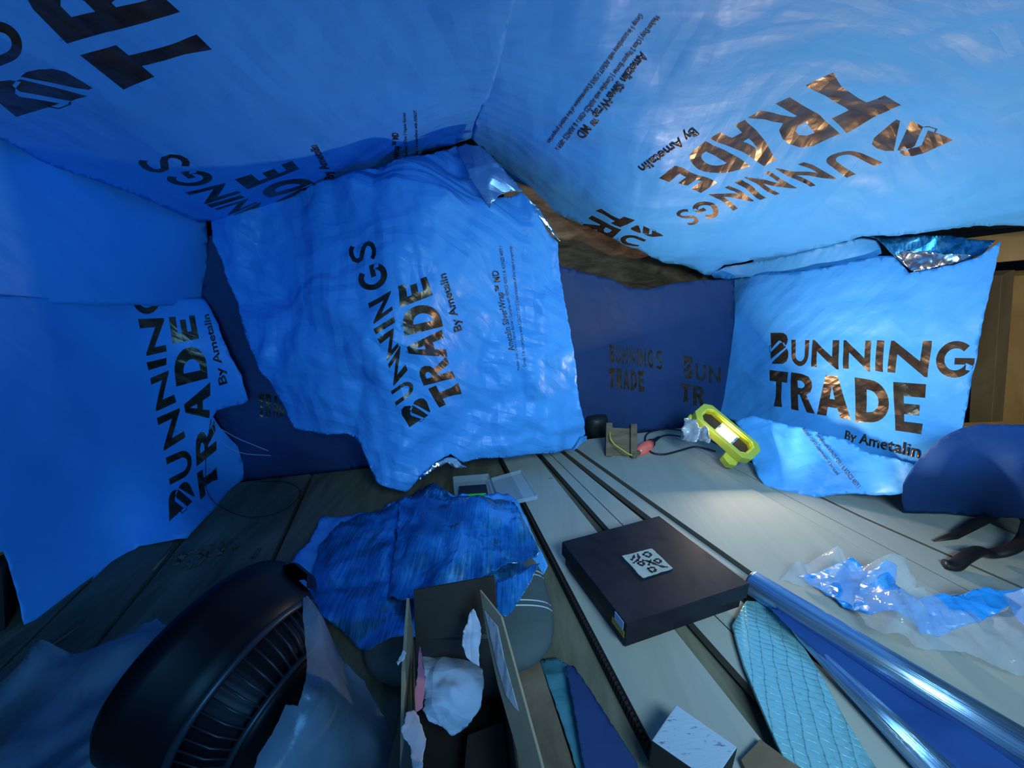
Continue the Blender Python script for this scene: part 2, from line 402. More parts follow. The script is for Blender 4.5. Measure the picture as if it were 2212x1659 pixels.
board(lambda p: (L7(p) if p > .72 else L7b(p)), K(1.45), -.35, 1.28, 'rightmost pale floor board, under the black tripod and the curled blue sheet', .0, .018, .006, 0)
# corrugated edge strip of the lowest board on the left
m = MB()
for i in range(120):
    p = .28+i*.008; q = E0(p)
    M_ = Matrix.Translation(BQ(q-.002, p, -.014)) @ Matrix.Rotation(.2547, 4, 'Z'); m.box((-.0035, -.0022, -.012), (.002, .0022, .008), M_)
tag(m.build('slotted_strip', M_dark), 'dark slotted strip along the left edge of the pale boards', 'strip')
# old floor planks, lower left
k = 0
for q0, q1, lab, zz in ((-1.0, -.72, 'grimy plank against the foot of the left blue wall', .0), (-.71, -.60, 'narrow grimy plank between the left wall and the black fan', .003), (-.59, -.36, 'grimy plank passing behind the black fan', -.001), (-.35, .02, 'wide grimy board under the crumpled blue offcut', -.004)):
    m = MB(); m.prism([BQ(q0, 1.262, zz), BQ(q0, -.3, zz), BQ(q1, -.3, zz), BQ(q1, 1.262, zz)], .02)
    tag(m.build('floor_plank', M_oldply, bevel=.001), lab, 'plank', 'old grimy floor planks')
for (a, b), lb_ in zip((((330, 1232), (388, 1160)), ((100, 1400), (180, 1345)), ((0, 1480), (70, 1405)), ((425, 1222), (447, 1196)), ((545, 1205), (560, 1185))),
    ('long pale grout ridge running under the left wall sheet corner', 'grout ridge on the plank left of the fan', 'faint grout ridge at the left edge of the picture', 'short grout ridge touching the top of the black fan', 'tiny double grout ridge right of the debris')):
    m = MB(); m.tube([G(*a, .002), G((a[0]+b[0])/2+2, (a[1]+b[1])/2, .006), G(*b, .002)], .004, 6, flat=.5)
    tag(m.build('grout_ridge', M_block, smooth=True), lb_, 'grout', 'old grout ridges on the planks')
m = MB()
rr = random.Random(4)
for i in range(60):
    t = rr.random(); px = 385+t*130+rr.uniform(-18, 18); py = 1215-t*45+rr.uniform(-12, 12); c = G(px, py, .003); r = rr.uniform(.0015, .005)
    M_ = Matrix.Translation(c) @ Matrix.Rotation(rr.uniform(0, 3), 4, 'Z') @ Matrix.Rotation(rr.uniform(0, 1), 4, 'X'); m.box((-r, -r*.6, -r*.3), (r, r*.6, r*.5), M_)
tag(m.build('dry_debris', M_block), 'crumbs of dirt and chips on the planks behind the fan', 'debris', kind='stuff')
# brown timber above the back wall
o = sheet('timber_slab', [(1085, 385), (1250, 440), (1450, 520), (1620, 575), (1640, 660), (1400, 690), (1180, 660), (1100, 520)],
      [(1085, 385, 1.36), (1620, 575, 1.72), (1640, 660, 1.74), (1400, 690, 1.66), (1180, 660, 1.58), (1100, 520, 1.45), (1350, 540, 1.55)],
      [M_bark, M_bark, M_bark], layers=(('v', 9, .012), ('n', 22, .008)), seed=3.1, step=8, thick=.02)
tag(o, 'rough brown slab of roof timber showing above the dark back wall sheet', 'timber')
# ------------------------------------------------------------------ wrap: ceiling
sR = letters(
 ('T', (1948,225), (1830,282), (1823,142), (1712,199)), ('R', (1816,285), (1716,327), (1705,212), (1613,262)),
 ('A', (1702,333), (1624,375), (1607,267), (1531,307)), ('D', (1619,365), (1540,394), (1523,312), (1472,345)),
 ('E', (1547,402), (1512,424), (1457,359), (1424,383)), ('B', (2071,299), (1972,339), (1953,246), (1872,304)),
 ('U', (1909,343), (1832,374), (1840,312), (1772,334)), ('N', (1810,376), (1752,397), (1739,341), (1678,365)),
 ('N', (1723,402), (1675,420), (1661,370), (1609,390)), ('I', (1656,427), (1642,432), (1600,393), (1585,400)),
 ('N', (1629,434), (1583,459), (1573,408), (1531,429)), ('G', (1562,470), (1521,484), (1525,434), (1484,456)),
 ('S', (1514,488), (1486,496), (1478,455), (1453,470)),
 ('T', (1372,476), (1340,492), (1303,450), (1279,462)), ('B', (1437,517), (1402,519), (1380,486), (1357,498)),
 ('R', (1342,498), (1318,522), (1278,468), (1252,490)), ('U', (1395,524), (1377,536), (1352,506), (1333,525)))
ridge = [(1030, 300), (1048, 235), (1062, 180), (1088, 90), (1110, 0), (1200, -130), (1307, -269)]
o = sheet('building_wrap', [(x-12, y) for x, y in ridge] + [(1900, -420), (2700, -500), (2700, 440), (2330, 478), (2212, 492), (2000, 506), (1862, 511), (1780, 532), (1700, 549), (1600, 566), (1565, 572), (1530, 592), (1480, 580), (1431, 566), (1341, 526), (1269, 488), (1180, 447), (1127, 420), (1070, 350)],
 [(1030, 300, 1.285), (1110, 0, .634), (1307, -269, .465), (2700, -500, .285), (2700, 440, .69), (2212, 0, .55), (2212, 490, .95), (1579, 590, 1.56), (1341, 526, 1.42), (1600, 100, .74), (1850, 300, 1.0), (1700, 549, 1.40), (1860, 511, 1.21), (2000, 506, 1.09)],
 WR, sR, [('By Ametalin', (1511,289), (1393,374), (1496,275), (1378,360), .02), ('Ametalin SilverWrap™ MD', (1402,122), (1262,301), (1384,110), (1244,290), .015),
  ('Medium Duty | Class 2 Vapour Barrier | Complies with AS/NZS 4200.1 & AS/NZS 4859.1', (1427,38), (1209,325), (1417,32), (1199,319), 0),
  ('Group 1 in accordance with AS5637.1:2015 Determination of fire hazard properties', (1392,34), (1191,311), (1382,28), (1182,305), 0)],
 (('n', 2.5, .02), ('t', 4, .003), ('t', 10, .0012)), 2.3, 11)
tag(o, 'pale blue building wrap over the right ceiling slope, with large upside-down bronze-looking lettering', 'wrap')
sL = letters(('T', (263,177), (169,106), (470,118), (408,60)), ('R', (142,84), (15,-30), (390,30), (270,-75)),
 ('B', (40,241), (-55,160), (213,180), (110,118)), ('U', (-50,140), (-110,60), (60,95), (10,25)),
 ('S', (322,366), (288,332), (415,338), (378,308)), ('G', (378,397), (344,363), (472,380), (434,347)),
 ('N', (442,432), (397,407), (518,402), (479,381)), ('I', (454,440), (444,433), (527,414), (517,408)),
 ('N', (493,457), (461,442), (557,430), (530,418)), ('N', (535,471), (503,456), (594,449), (558,431)),
 ('E', (532,394), (503,371), (644,351), (628,331)), ('D', (583,421), (547,397), (681,392), (652,364)),
 ('A', (612,444), (583,425), (698,417), (672,388)), ('R', (655,466), (615,446), (745,432), (702,412)))
o = sheet('building_wrap', ridge + [(700, -500), (-350, -350), (-350, 178), (0, 286), (100, 345), (180, 374), (300, 421), (430, 482), (470, 473), (560, 451), (700, 404), (860, 351), (985, 317)],
 [(1030, 300, 1.285), (1110, 0, .634), (1307, -269, .465), (700, -500, .40), (-350, -350, .434), (-350, 178, .60), (0, 286, .79), (430, 482, 1.10), (700, 404, 1.18), (0, 0, .56)],
 WR, sL, [('By Ametalin', (702,390), (666,315), (722,384), (684,312), .02), ('Ametalin SilverWrap™ MD', (851,405), (846,286), (866,405), (860,286), .015),
  ('Medium Duty | Class 2 Vapour Barrier', (874,345), (869,242), (880,345), (876,242), 0), ('Group 1 in accordance with AS5637', (897,340), (893,238), (903,340), (900,238), 0)],
 (('n', 2.2, .02), ('t', 3.5, .003), ('t', 9, .0006)), 5.2, 12)
tag(o, 'blue building wrap over the left ceiling slope, with huge black letters in its top left', 'wrap')
# ------------------------------------------------------------------ wrap: left wall
o = sheet('building_wrap', [(-350, 176), (0, 283), (100, 338), (180, 368), (300, 416), (440, 474), (443, 560), (438, 660), (300, 660), (150, 656), (0, 654), (-350, 666)],
 [(-350, 190, .63), (0, 297, .81), (440, 488, 1.13), (438, 645, 1.14), (0, 640, .73), (-350, 650, .55)],
 WS, layers=(('n', 2.5, .012), ('n', 8, .002)), seed=6.1, step=16)
tag(o, 'plain upper strip of blue wrap on the left wall, without any lettering', 'wrap')
sW = letters(('B', (370,1137), (366,1066), (428,1080), (408,1036)), ('U', (370,1048), (361,989), (419,1022), (412,966)), ('N', (358,974), (343,903), (403,945), (390,882)),
 ('N', (342,889), (327,817), (385,869), (365,801)), ('I', (322,800), (317,783), (362,788), (361,773)), ('N', (317,769), (297,689), (361,759), (352,687)),
 ('G', (288,680), (280,612), (345,678), (344,612)), ('T', (436,1080), (428,1022), (474,1046), (468,995)), ('R', (427,1008), (421,942), (468,972), (464,908)),
 ('A', (407,906), (397,855), (454,904), (457,825)), ('D', (385,835), (373,752), (452,817), (446,747)), ('E', (373,742), (365,685), (433,732), (422,681)))
o = sheet('building_wrap', [(-350, 655), (0, 641), (200, 645), (440, 644), (450, 655), (475, 700), (500, 770), (525, 810), (538, 864), (532, 871), (470, 885), (462, 900), (475, 925), (512, 965), (524, 1000), (524, 1035), (500, 1062), (410, 1162), (370, 1168), (305, 1180), (285, 1195), (180, 1290), (150, 1320), (70, 1340), (46, 1350), (35, 1290), (12, 1215), (0, 1190), (-120, 1230), (-350, 1290)],
 [(-350, 655, .52), (0, 641, .71), (440, 644, 1.11), (470, 700, 1.085), (530, 850, 1.07), (500, 770, 1.075), DZ(524, 1035), DZ(410, 1162, .005), DZ(300, 1182, .005), DZ(46, 1350, .005), (-350, 1290, .42), (430, 900, 1.06)],
 WS, sW, [('By Ametalin', (474,833), (437,681), (491,828), (451,679), .02)], (('n', 2.5, .014), ('n', 9, .003)), 8.4, 14)
tag(o, 'lower blue wrap sheet on the left wall with black lettering reading upwards', 'wrap')
# ------------------------------------------------------------------ wrap: back wall
sB = letters(*[('B', (1472,766), (1494,770), (1472,815), (1493,818)), ('U', (1499,784), (1522,788), (1499,820), (1522,823)), ('N', (1528,789), (1556,794), (1528,826), (1556,830)),
 ('T', (1468,826), (1489,829), (1468,866), (1489,868)), ('R', (1494,831), (1519,835), (1494,874), (1521,878))])
xs = [1316, 1331, 1345, 1361, 1377, 1384, 1400, 1417]; ws = [12, 11, 12, 12, 4, 12, 13, 13]
for ch, xx, ww in zip('BUNNINGS', xs, ws): sB += R4(ch, xx, 745+(xx-1316)*.12, xx+ww, 783+(xx-1316)*.14)
for ch, xx in zip('TRADE', (1316, 1332, 1347, 1363, 1379)): sB += R4(ch, xx, 795+(xx-1316)*.1, xx+13, 838+(xx-1316)*.12)
for ch, xx in zip('TRAD', (560, 575, 590, 604)): sB += R4(ch, xx, 850, xx+12, 900)
bo = [(432, 520), (470, 500), (980, 400), (1150, 500), (1215, 577), (1260, 588), (1320, 602), (1360, 622), (1400, 624), (1450, 613), (1500, 607), (1560, 602), (1584, 604), (1584, 880), (1560, 917), (1500, 925), (1400, 932), (1300, 941), (1080, 962), (820, 1004), (700, 1022), (600, 1031), (470, 1042), (440, 900)]
o = sheet('building_wrap', bo, [(x, y, backY(x, y)) for x, y in bo[::2]], [M_wrapshade, M_ink, M_foil], sB, (), (('n', 3, .012), ('r', 7, .003)), 9.9, 14)
tag(o, 'shadowed blue wrap on the back wall behind the work light and hanging sheet', 'wrap')
# ------------------------------------------------------------------ wrap: hanging sheet, centre
sC = letters(('S', (757,571), (747,528), (816,558), (806,514)), ('G', (778,634), (766,583), (845,616), (832,562)), ('N', (810,700), (794,655), (850,670), (843,629)),
 ('I', (814,722), (809,711), (856,696), (852,684)), ('N', (839,778), (817,731), (863,748), (851,709)), ('N', (853,832), (841,786), (883,798), (864,748)),
 ('U', (860,872), (847,843), (901,842), (887,815)), ('B', (889,924), (863,877), (933,893), (919,853)),
 ('T', (949,880), (926,838), (1000,862), (985,815)), ('R', (917,831), (903,794), (983,818), (963,771)), ('A', (887,776), (877,736), (966,772), (954,712)),
 ('D', (875,726), (867,665), (957,705), (943,655)), ('E', (866,665), (861,619), (936,638), (922,598)))
cen = [(448, 474), (475, 462), (560, 440), (700, 392), (860, 340), (985, 308), (1010, 320), (1035, 380), (1075, 425), (1127, 418), (1150, 450), (1180, 490), (1208, 520), (1214, 575), (1222, 640), (1235, 730), (1246, 800), (1256, 870), (1268, 940), (1252, 962), (1238, 975), (1170, 978), (1100, 984), (1050, 990), (1000, 1005), (985, 992), (973, 984), (940, 1000), (905, 1030), (880, 1058), (820, 1035), (803, 1010), (780, 960), (740, 938), (690, 940), (625, 930), (600, 870), (560, 780), (510, 650), (480, 560), (452, 520)]
o = sheet('hanging_wrap', cen, [(460, 482, 1.09), (985, 336, 1.26), (1127, 420, 1.24), (1214, 575, 1.22), (1250, 870, 1.17), (1268, 940, 1.18), (1100, 984, 1.12), (880, 1058, .96), (800, 1005, .99), (625, 928, 1.03), (480, 560, 1.10), (560, 780, 1.07), (850, 560, .99), (790, 740, .94), (930, 430, 1.08), (950, 920, 1.01), (640, 600, 1.10), (1080, 700, 1.13)],
 WC, sC, [('By Ametalin', (981,718), (946,595), (998,713), (962,590), .02), ('Ametalin SilverWrap™ MD', (1098,759), (1061,585), (1111,757), (1076,584), .01),
 ('Medium Duty | Class 2 Vapour Barrier | Complies with AS/NZS 4200.1 & AS/NZS 4859.1', (1117,800), (1077,532), (1123,799), (1084,532), 0),
 ('Group 1 in accordance with AS5637.1:2015 Determination of fire hazard properties', (1130,793), (1099,532), (1137,792), (1106,532), 0)],
 (('n', 2.6, .02), ('t', 2.4, .020), ('t', 6, .0085), ('t', 15, .0012)), 4.3, 7)
tag(o, 'crumpled bright blue wrap sheet hanging free in the middle of the attic', 'wrap')
sheet('torn_fold', [(905, 1030), (915, 1022), (935, 1005), (960, 990), (973, 986), (985, 990), (998, 1003), (1010, 1010), (985, 1012), (965, 1000), (940, 1012), (918, 1030), (908, 1040)],
 [(905, 1030, .95), (1010, 1010, 1.02), (960, 990, 1.0), (940, 1012, .97)], [M_foil]*3, layers=(('n', 20, .004),), seed=1.3, step=6, parent=o)['label'] = 'torn silver underside'
sheet('corner_fold', [(1268, 941), (1254, 944), (1240, 968), (1234, 978), (1250, 966), (1266, 952)], [(1268, 941, 1.165), (1234, 978, 1.155), (1250, 966, 1.15)], [M_foil]*3, layers=(('n', 20, .002),), seed=1.7, step=5, parent=o)['label'] = 'silver dog-eared corner'
sheet('edge_fold', [(1127, 420), (1140, 425), (1165, 450), (1190, 490), (1210, 520), (1203, 516), (1178, 487), (1150, 452)], [(1127, 420, 1.235), (1210, 520, 1.215), (1165, 450, 1.23)], [M_foil]*3, layers=(('n', 20, .002),), seed=1.9, step=5, parent=o)['label'] = 'pale silver turned edge'
# folded silver cone where the sheets meet
o = sheet('foil_fold', [(985, 322), (1006, 312), (1040, 318), (1085, 362), (1130, 416), (1095, 418), (1078, 425), (1064, 440), (1058, 452), (1045, 430), (1015, 385), (998, 345)],
 [(995, 322, 1.235), (1126, 420, 1.19), (1060, 450, 1.16), (1030, 380, 1.175), (1075, 375, 1.17)], [M_sheen, M_ink, M_foil], layers=(('r', 14, .006), ('n', 8, .006)), seed=2.9, step=7)
tag(o, 'shiny folded cone of wrap at the roof peak above the hanging sheet', 'wrap')
# ------------------------------------------------------------------ wrap: right wall
sW = []
for ch, a in zip('BUNNINGTRADES', ((1660,719,1706,719,1663,786,1705,786), (1712,734,1751,735,1712,790,1750,791), (1758,734,1817,735,1758,792,1816,796), (1826,735,1884,736,1825,796,1882,800),
  (1896,735,1912,736,1893,801,1910,804), (1926,736,2011,736,1920,804,2005,812), (2023,736,2107,737,2019,815,2103,817), (1665,799,1704,804,1665,877,1700,880), (1711,804,1759,811,1710,884,1761,894),
  (1766,808,1835,815,1765,895,1837,907), (1848,815,1923,827,1847,911,1921,915), (1933,825,2001,830,1933,930,1990,938), (1549,731,1573,731,1544,775,1569,777))):
    sW += letter(ch, a[0:2], a[2:4], a[4:6], a[6:8])
def rwall(px, py):
    r, f, u = ray(px, py); return (px, py, 1.557/(r/f+.3976))
ro = [(1576, 601), (1660, 591), (1740, 586), (1800, 576), (1870, 560), (1893, 552), (1930, 552), (1962, 590), (1985, 585), (2060, 572), (2110, 556), (2160, 521), (2150, 570), (2120, 700), (2105, 800), (2085, 890), (2078, 930), (2045, 975), (2000, 1030), (1960, 1050), (1850, 1015), (1700, 950), (1560, 900), (1526, 880), (1536, 820), (1550, 740), (1562, 670)]
o = sheet('building_wrap', ro, [rwall(*q) for q in ((1576, 601), (1800, 576), (2000, 585), (2160, 521), (2120, 700), (2078, 930), (1800, 800), (1560, 880), (1536, 820))] + [(2000, 1030, .90), (1850, 1015, 1.04), (1700, 950, 1.25), (1620, 700, 1.52)],
 WR, sW, [('By Ametalin', (1828,929), (1990,962), (1825,949), (1986,990), .02)], (('n', 3, .014), ('t', 6, .0025), ('n', 18, .002)), 7.7, 11)
tag(o, 'pale blue wrap on the right wall printed with large upright lettering', 'wrap')
sheet('curled_hem', [(1588, 910), (1605, 902), (1628, 898), (1660, 905), (1735, 922), (1790, 938), (1830, 948), (1880, 978), (1935, 990), (1985, 1010), (1975, 1040), (1955, 1066), (1920, 1072), (1870, 1068), (1830, 1067), (1765, 1073), (1700, 1062), (1650, 1046), (1638, 1030), (1625, 995), (1632, 970), (1610, 940)],
 [(1590, 908, 1.27), (1628, 898, 1.24), (1735, 922, 1.14), (1880, 975, 1.0), (1985, 1010, .90), (1955, 1066, .885), (1870, 1068, .95), (1765, 1073, .99), (1640, 1040, 1.07), (1625, 995, 1.15), (1760, 1000, 1.04)], WR, (),
 [('AS5637.1:2015 Determination of fire hazard', (1738,923), (1814,1022), (1732,928), (1808,1027), 0), ('Complies with AS/NZS 4200.1 & AS/NZS 4859.1', (1768,934), (1860,1049), (1761,940), (1852,1056), 0)],
 (('n', 5, .012), ('v', 9, .012), ('n', 22, .002)), 3.7, 10, parent=o)
o = sheet('wrap_strip', [(1535, 592), (1568, 576), (1620, 568), (1700, 553), (1860, 514), (1895, 520), (1905, 548), (1880, 560), (1800, 578), (1740, 588), (1660, 593), (1580, 602), (1545, 600)],
 [(1535, 592, 1.60), (1860, 514, 1.235), (1895, 520, 1.215), (1905, 550, 1.20), (1700, 560, 1.425), (1580, 602, 1.60)], WR, layers=(('n', 5, .008),), seed=2.2, step=10)
tag(o, 'pale lapped strip of wrap between right ceiling slope and right wall', 'wrap')
o = sheet('rolled_foil', [(1862, 513), (1900, 505), (1960, 508), (2060, 512), (2100, 520), (2150, 522), (2120, 552), (2060, 572), (1990, 585), (1968, 586), (1930, 552), (1895, 518)],
 [(1862, 513, 1.25), (2150, 522, 1.02), (1968, 586, 1.125), (2060, 530, 1.09), (1960, 520, 1.16)], [M_gloss, M_ink, M_foil], layers=(('r', 9, .012), ('n', 18, .005)), seed=6.6, step=8)
tag(o, 'glossy rolled-over edge of foil above the right wall sheet', 'foil')
sheet('silver_lining', [(1932, 548), (1960, 540), (2010, 545), (2060, 548), (2100, 552), (2060, 571), (1990, 584), (1968, 585)],
 [(1932, 548, 1.15), (2100, 552, 1.02), (1968, 585, 1.115)], [M_foil]*3, layers=(('v', 25, .01), ('n', 40, .004)), seed=6.9, step=6, parent=o)['label'] = 'crinkled silver lining'
# curled dark blue offcut at the right edge
o = sheet('curled_wrap', [(1953, 1110), (1946, 1080), (1951, 1045), (1965, 1018), (1990, 985), (2015, 960), (2045, 938), (2080, 922), (2110, 916), (2212, 918), (2420, 930), (2420, 1180), (2212, 1120), (2100, 1117), (2050, 1112)],
 [DZ(1953, 1110, .003), (1951, 1045, .87), (1990, 985, .84), (2080, 922, .80), (2212, 918, .74), (2420, 930, .66), (2420, 1180, .58), DZ(2100, 1117, .003), (2200, 1020, .71), (2050, 1030, .80)],
 [M_wrapdk, M_ink, M_wrapdk], layers=(('n', 4, .006), ('n', 20, .001)), seed=4.9, step=12, jag=.8)
tag(o, 'matt dark blue rounded sheet standing curled behind the black tripod', 'wrap')

# ------------------------------------------------------------------ timber frame behind the right wall sheet
M_brown = wood('brown_stud', (.14, .06, .02), (.24, .11, .04), (.33, .17, .07), (3, 3, .5), .7)
def post(name, a, b, w_, t_, mat, label, cat='stud', yaw=0):
    a, b = Vector(a), Vector(b); m = MB(); L = (b-a).length; ax = (b-a).normalized()
    R_ = ax.to_track_quat('Z', 'Y').to_matrix().to_4x4(); M_ = Matrix.Translation(a) @ R_ @ Matrix.Rotation(yaw, 4, 'Z')
    m.box((-w_/2, -t_/2, 0), (w_/2, t_/2, L), M_); return tag(m.build(name, mat, bevel=.0015), label, cat)
post('wall_stud', P(2128, 930, 1.02), P(2150, 590, 1.02), .045, .05, M_brown, 'dim timber stud right behind the edge of the right wall sheet', yaw=.3)
post('wall_stud', P(2185, 930, 1.03), P(2200, 590, 1.03), .06, .05, M_pine, 'orange pine stud at the right edge of the picture', yaw=.3)
post('timber_plate', P(2085, 545, 1.10), P(2500, 500, .88), .06, .07, M_pine, 'orange pine top plate above the studs at right', 'beam')
post('timber_plate', P(2060, 490, 1.16), P(2500, 440, .93), .02, .04, M_dark, 'dark timber strip above the pine plate at upper right', 'beam')
post('timber_noggin', P(2085, 640, 1.13), P(2500, 600, .95), .02, .05, M_pine, 'thin pine crosspiece between studs at right', 'beam')
post('timber_plate', P(2075, 935, 1.0), P(2500, 925, .86), .03, .05, M_pine, 'pine bottom plate behind the curled blue sheet', 'beam')
post('edge_block', P(-30, 1195, .60), P(-30, 1160, .60), .06, .05, M_pine, 'orange pine offcut at the left edge beside the wall sheet', 'block')
post('edge_block', P(-20, 1380, .56), P(-30, 1215, .58), .05, .05, M_dark, 'black block filling the dark gap at the left edge beside the wall sheet', 'block')  # solid dark block added where there is only a black gap

# ------------------------------------------------------------------ black gift box
M_box = Mat('black_box_card', (.012, .012, .017), .6, 0, .22); M_box.color(M_box.ramp(M_box.noise(12, 6), [(.35, (.009, .009, .014)), (.7, (.02, .02, .028))])); M_box.rough(M_box.ramp(M_box.noise(25, 5), [(.3, (.4,)*3), (.7, (.65,)*3)])); M_box = M_box.m
M_paper = Mat('white_label', (.4, .42, .38), .7); M_paper.color(M_paper.ramp(M_paper.noise(60, 3), [(.3, (.34, .36, .32)), (.7, (.44, .45, .40))])); M_paper = M_paper.m
zt = .066
c = [G(1214, 1170, zt), G(1424, 1114, zt), G(1620, 1261, zt), G(1354, 1349, zt)]
bx = empty('gift_box', sum((Vector(v) for v in c), Vector())/4 - Vector((0, 0, zt-.006)))
tag(bx, 'flat black lidded gift box with a white calligraphy label, lying on the pale boards', 'box')
ctr = Vector((bx.location.x, bx.location.y, 0)); inv = Matrix.Translation(-bx.location)
def local(vs): return [Vector(v)-bx.location for v in vs]
m = MB(); m.prism(local(c), .034); m.build('lid', M_box, bx, bevel=.0015)
m = MB(); m.prism(local([ctr+(Vector((v.x, v.y, 0))-ctr)*.95+Vector((0, 0, .034)) for v in c]), .028); m.build('base', M_box, bx, bevel=.001)
lq = [(1343.5, 1201), (1408, 1185), (1454, 1228), (1388, 1249)]
lqz = [G(x, y, zt+.0006) for x, y in lq]; H3 = homog([(v.x, v.y) for v in (lqz[3], lqz[2], lqz[1], lqz[0])])
def labpt(u, v, z): a, b = H3(u, v); return Vector((a, b, z))-bx.location
edge = []
rr = random.Random(2)
for (u0, v0), (u1, v1) in (((0,0),(1,0)), ((1,0),(1,1)), ((1,1),(0,1)), ((0,1),(0,0))):
    for i in range(12):
        t = i/12; edge.append((u0+(u1-u0)*t+rr.uniform(-.012, .012), v0+(v1-v0)*t+rr.uniform(-.012, .012)))
m = MB(); m.prism([labpt(u, v, zt+.0010) for u, v in edge], .0009); lab = m.build('label', M_paper, bx)
# brush glyph: four small mouths around a central cross
m = MB()
def brush(pts, w_):
    pts = smoothpts([Vector((x, y, 0)) for x, y in pts], 5); n = len(pts); L = []; R = []
    for i, p in enumerate(pts):
        t = (pts[min(i+1, n-1)]-pts[max(i-1, 0)]).normalized(); k = w_*(.75+.35*math.sin(i*1.3))*(1 if 0 < i < n-1 else .4)
        L.append(p+Vector((-t.y, t.x, 0))*k); R.append(p-Vector((-t.y, t.x, 0))*k)
    lo = L+R[::-1]; m.add([labpt(p.x, p.y, zt+.0013) for p in lo], [(i, i+1, 2*n-2-i, 2*n-1-i) for i in range(n-1)])
def mouth(cx, cy, s, a):
    for seg in (((-1, 1), (-.9, -1)), ((-1.1, .9), (1.1, 1)), ((1, 1), (.8, -1)), ((-.9, -.9), (.9, -.8))):
        brush([(cx+s*(x*math.cos(a)-y*math.sin(a)), cy+s*(x*math.sin(a)+y*math.cos(a))) for x, y in (seg[0], ((seg[0][0]+seg[1][0])/2+.12, (seg[0][1]+seg[1][1])/2+.1), seg[1])], .042)
mouth(.70, .78, .10, .35); mouth(.80, .42, .085, .2); mouth(.30, .50, .075, .25); mouth(.42, .17, .09, -.1)
brush([(.12, .74), (.24, .80), (.34, .92)], .045); brush([(.26, .66), (.38, .74), (.46, .94)], .045)
brush([(.40, .62), (.50, .56), (.60, .42), (.74, .20), (.90, .10)], .05); brush([(.44, .36), (.54, .46), (.66, .56)], .04)
brush([(.10, .60), (.2, .64), (.32, .66)], .035)
m.build('calligraphy', M_box, lab, fix=False)
# printed sticker patches on the near-left side of the box
M_sky = Mat('sticker_blue', (.25, .4, .6), .5).m; M_yel = Mat('sticker_yellow', (.28, .22, .03), .5).m; M_gry = Mat('sticker_grey', (.12, .12, .12), .5).m
sd = (c[0]-c[3]).normalized(); nd = Vector((sd.y, -sd.x, 0)); nd = nd if nd.x < 0 else -nd
def patch(name, a, b, z0, z1, mat, off=.0012):
    o_ = c[3]+nd*off; m = MB(); q = [o_+sd*a, o_+sd*b]
    m.prism(local([Vector((q[0].x, q[0].y, z1)), Vector((q[1].x, q[1].y, z1)), Vector((q[1].x, q[1].y, z0)), Vector((q[0].x, q[0].y, z0))]), .0012, nd); return m.build(name, mat, bx)
patch('sticker', .006, .030, zt-.018, zt-.001, M_sky)['label'] = 'pale blue sticker at the lid corner'
patch('sticker', .002, .036, zt-.031, zt-.0185, M_yel)['label'] = 'yellow sticker at the lid corner'

# ------------------------------------------------------------------ work light
M_lime = Mat('lime_plastic', (.50, .55, .06), .4).m
M_lime2 = Mat('yellow_plastic', (.62, .60, .03), .4).m
M_smoke = Mat('smoked_reflector', (.10, .06, .04), .3, .5).m
M_led = bpy.data.materials.new('led_panel'); M_led.use_nodes = True
nt = M_led.node_tree; nt.nodes.remove(nt.nodes['Principled BSDF']); em = nt.nodes.new('ShaderNodeEmission'); em.inputs[0].default_value = (1, .86, .66, 1); em.inputs[1].default_value = 60
nt.links.new(em.outputs[0], nt.nodes['Material Output'].inputs[0])
LA = P(1514, 889, 1.25); LB = P(1622, 981, 1.13)
lax = (LB-LA).normalized()
# turn about the long axis until the short side reads as in the photo
def proj(p):
    q = p-Vector((0, 0, CAMH)); dep = q.y*CP-q.z*SP; up = q.y*SP+q.z*CP; return CX+FPX*q.x/dep, CY-FPX*up/dep
cL = (LA+LB)/2; best = None
for i in range(360):
    a = math.radians(i); base = lax.orthogonal().normalized(); wv_ = Matrix.Rotation(a, 3, lax) @ base; n_ = lax.cross(wv_)
    if n_.y > -.15 or wv_.z < 0: continue
    x0, y0 = proj(cL); x1, y1 = proj(cL+wv_*.05); dx, dy = x1-x0, y1-y0
    s_ = abs(math.atan2(-dy, dx)-math.radians(31))+abs(math.hypot(dx, dy)-26)*.02
    if best is None or s_ < best[0]: best = (s_, wv_.copy(), n_.copy())
wax, nax = best[1], best[2]
ML = Matrix((( *[lax[0]], wax[0], nax[0], cL.x), (lax[1], wax[1], nax[1], cL.y), (lax[2], wax[2], nax[2], cL.z), (0, 0, 0, 1)))
wl = empty('work_light'); wl.matrix_world = ML
tag(wl, 'lime yellow rectangular LED work light, switched on, leaning at the far end', 'work light')
Lh = (LB-LA).length/2; Wh = .042
def octo(l, w_, cx=0): k = .34*w_ if l > w_ else .2*w_; k = .42*w_; return [(-l+k*1.2, w_), (l-k*1.2, w_), (l, w_-k), (l, -w_+k), (l-k*1.2, -w_), (-l+k*1.2, -w_), (-l, -w_+k), (-l, w_-k)]
def ringmesh(outer, inner, z0, z1):
    n = len(outer); vs = [(x, y, z1) for x, y in outer]+[(x, y, z1) for x, y in inner]+[(x, y, z0) for x, y in outer]+[(x, y, z0) for x, y in inner]; fs = []
    for i in range(n):
        j = (i+1) % n; fs += [(i, j, n+j, n+i), (2*n+i, 3*n+i, 3*n+j, 2*n+j), (i, 2*n+i, 2*n+j, j), (n+i, n+j, 3*n+j, 3*n+i)]
    return vs, fs
m = MB(); m.add(*ringmesh(octo(Lh+.012, Wh), octo(Lh-.010, Wh-.012), -.022, .014)); m.build('frame', M_lime, wl, bevel=.002)
m = MB(); m.add(*ringmesh(octo(Lh-.010, Wh-.012), octo(Lh-.014, Wh-.015), -.018, .010)); m.build('inner_lip', M_lime2, wl)
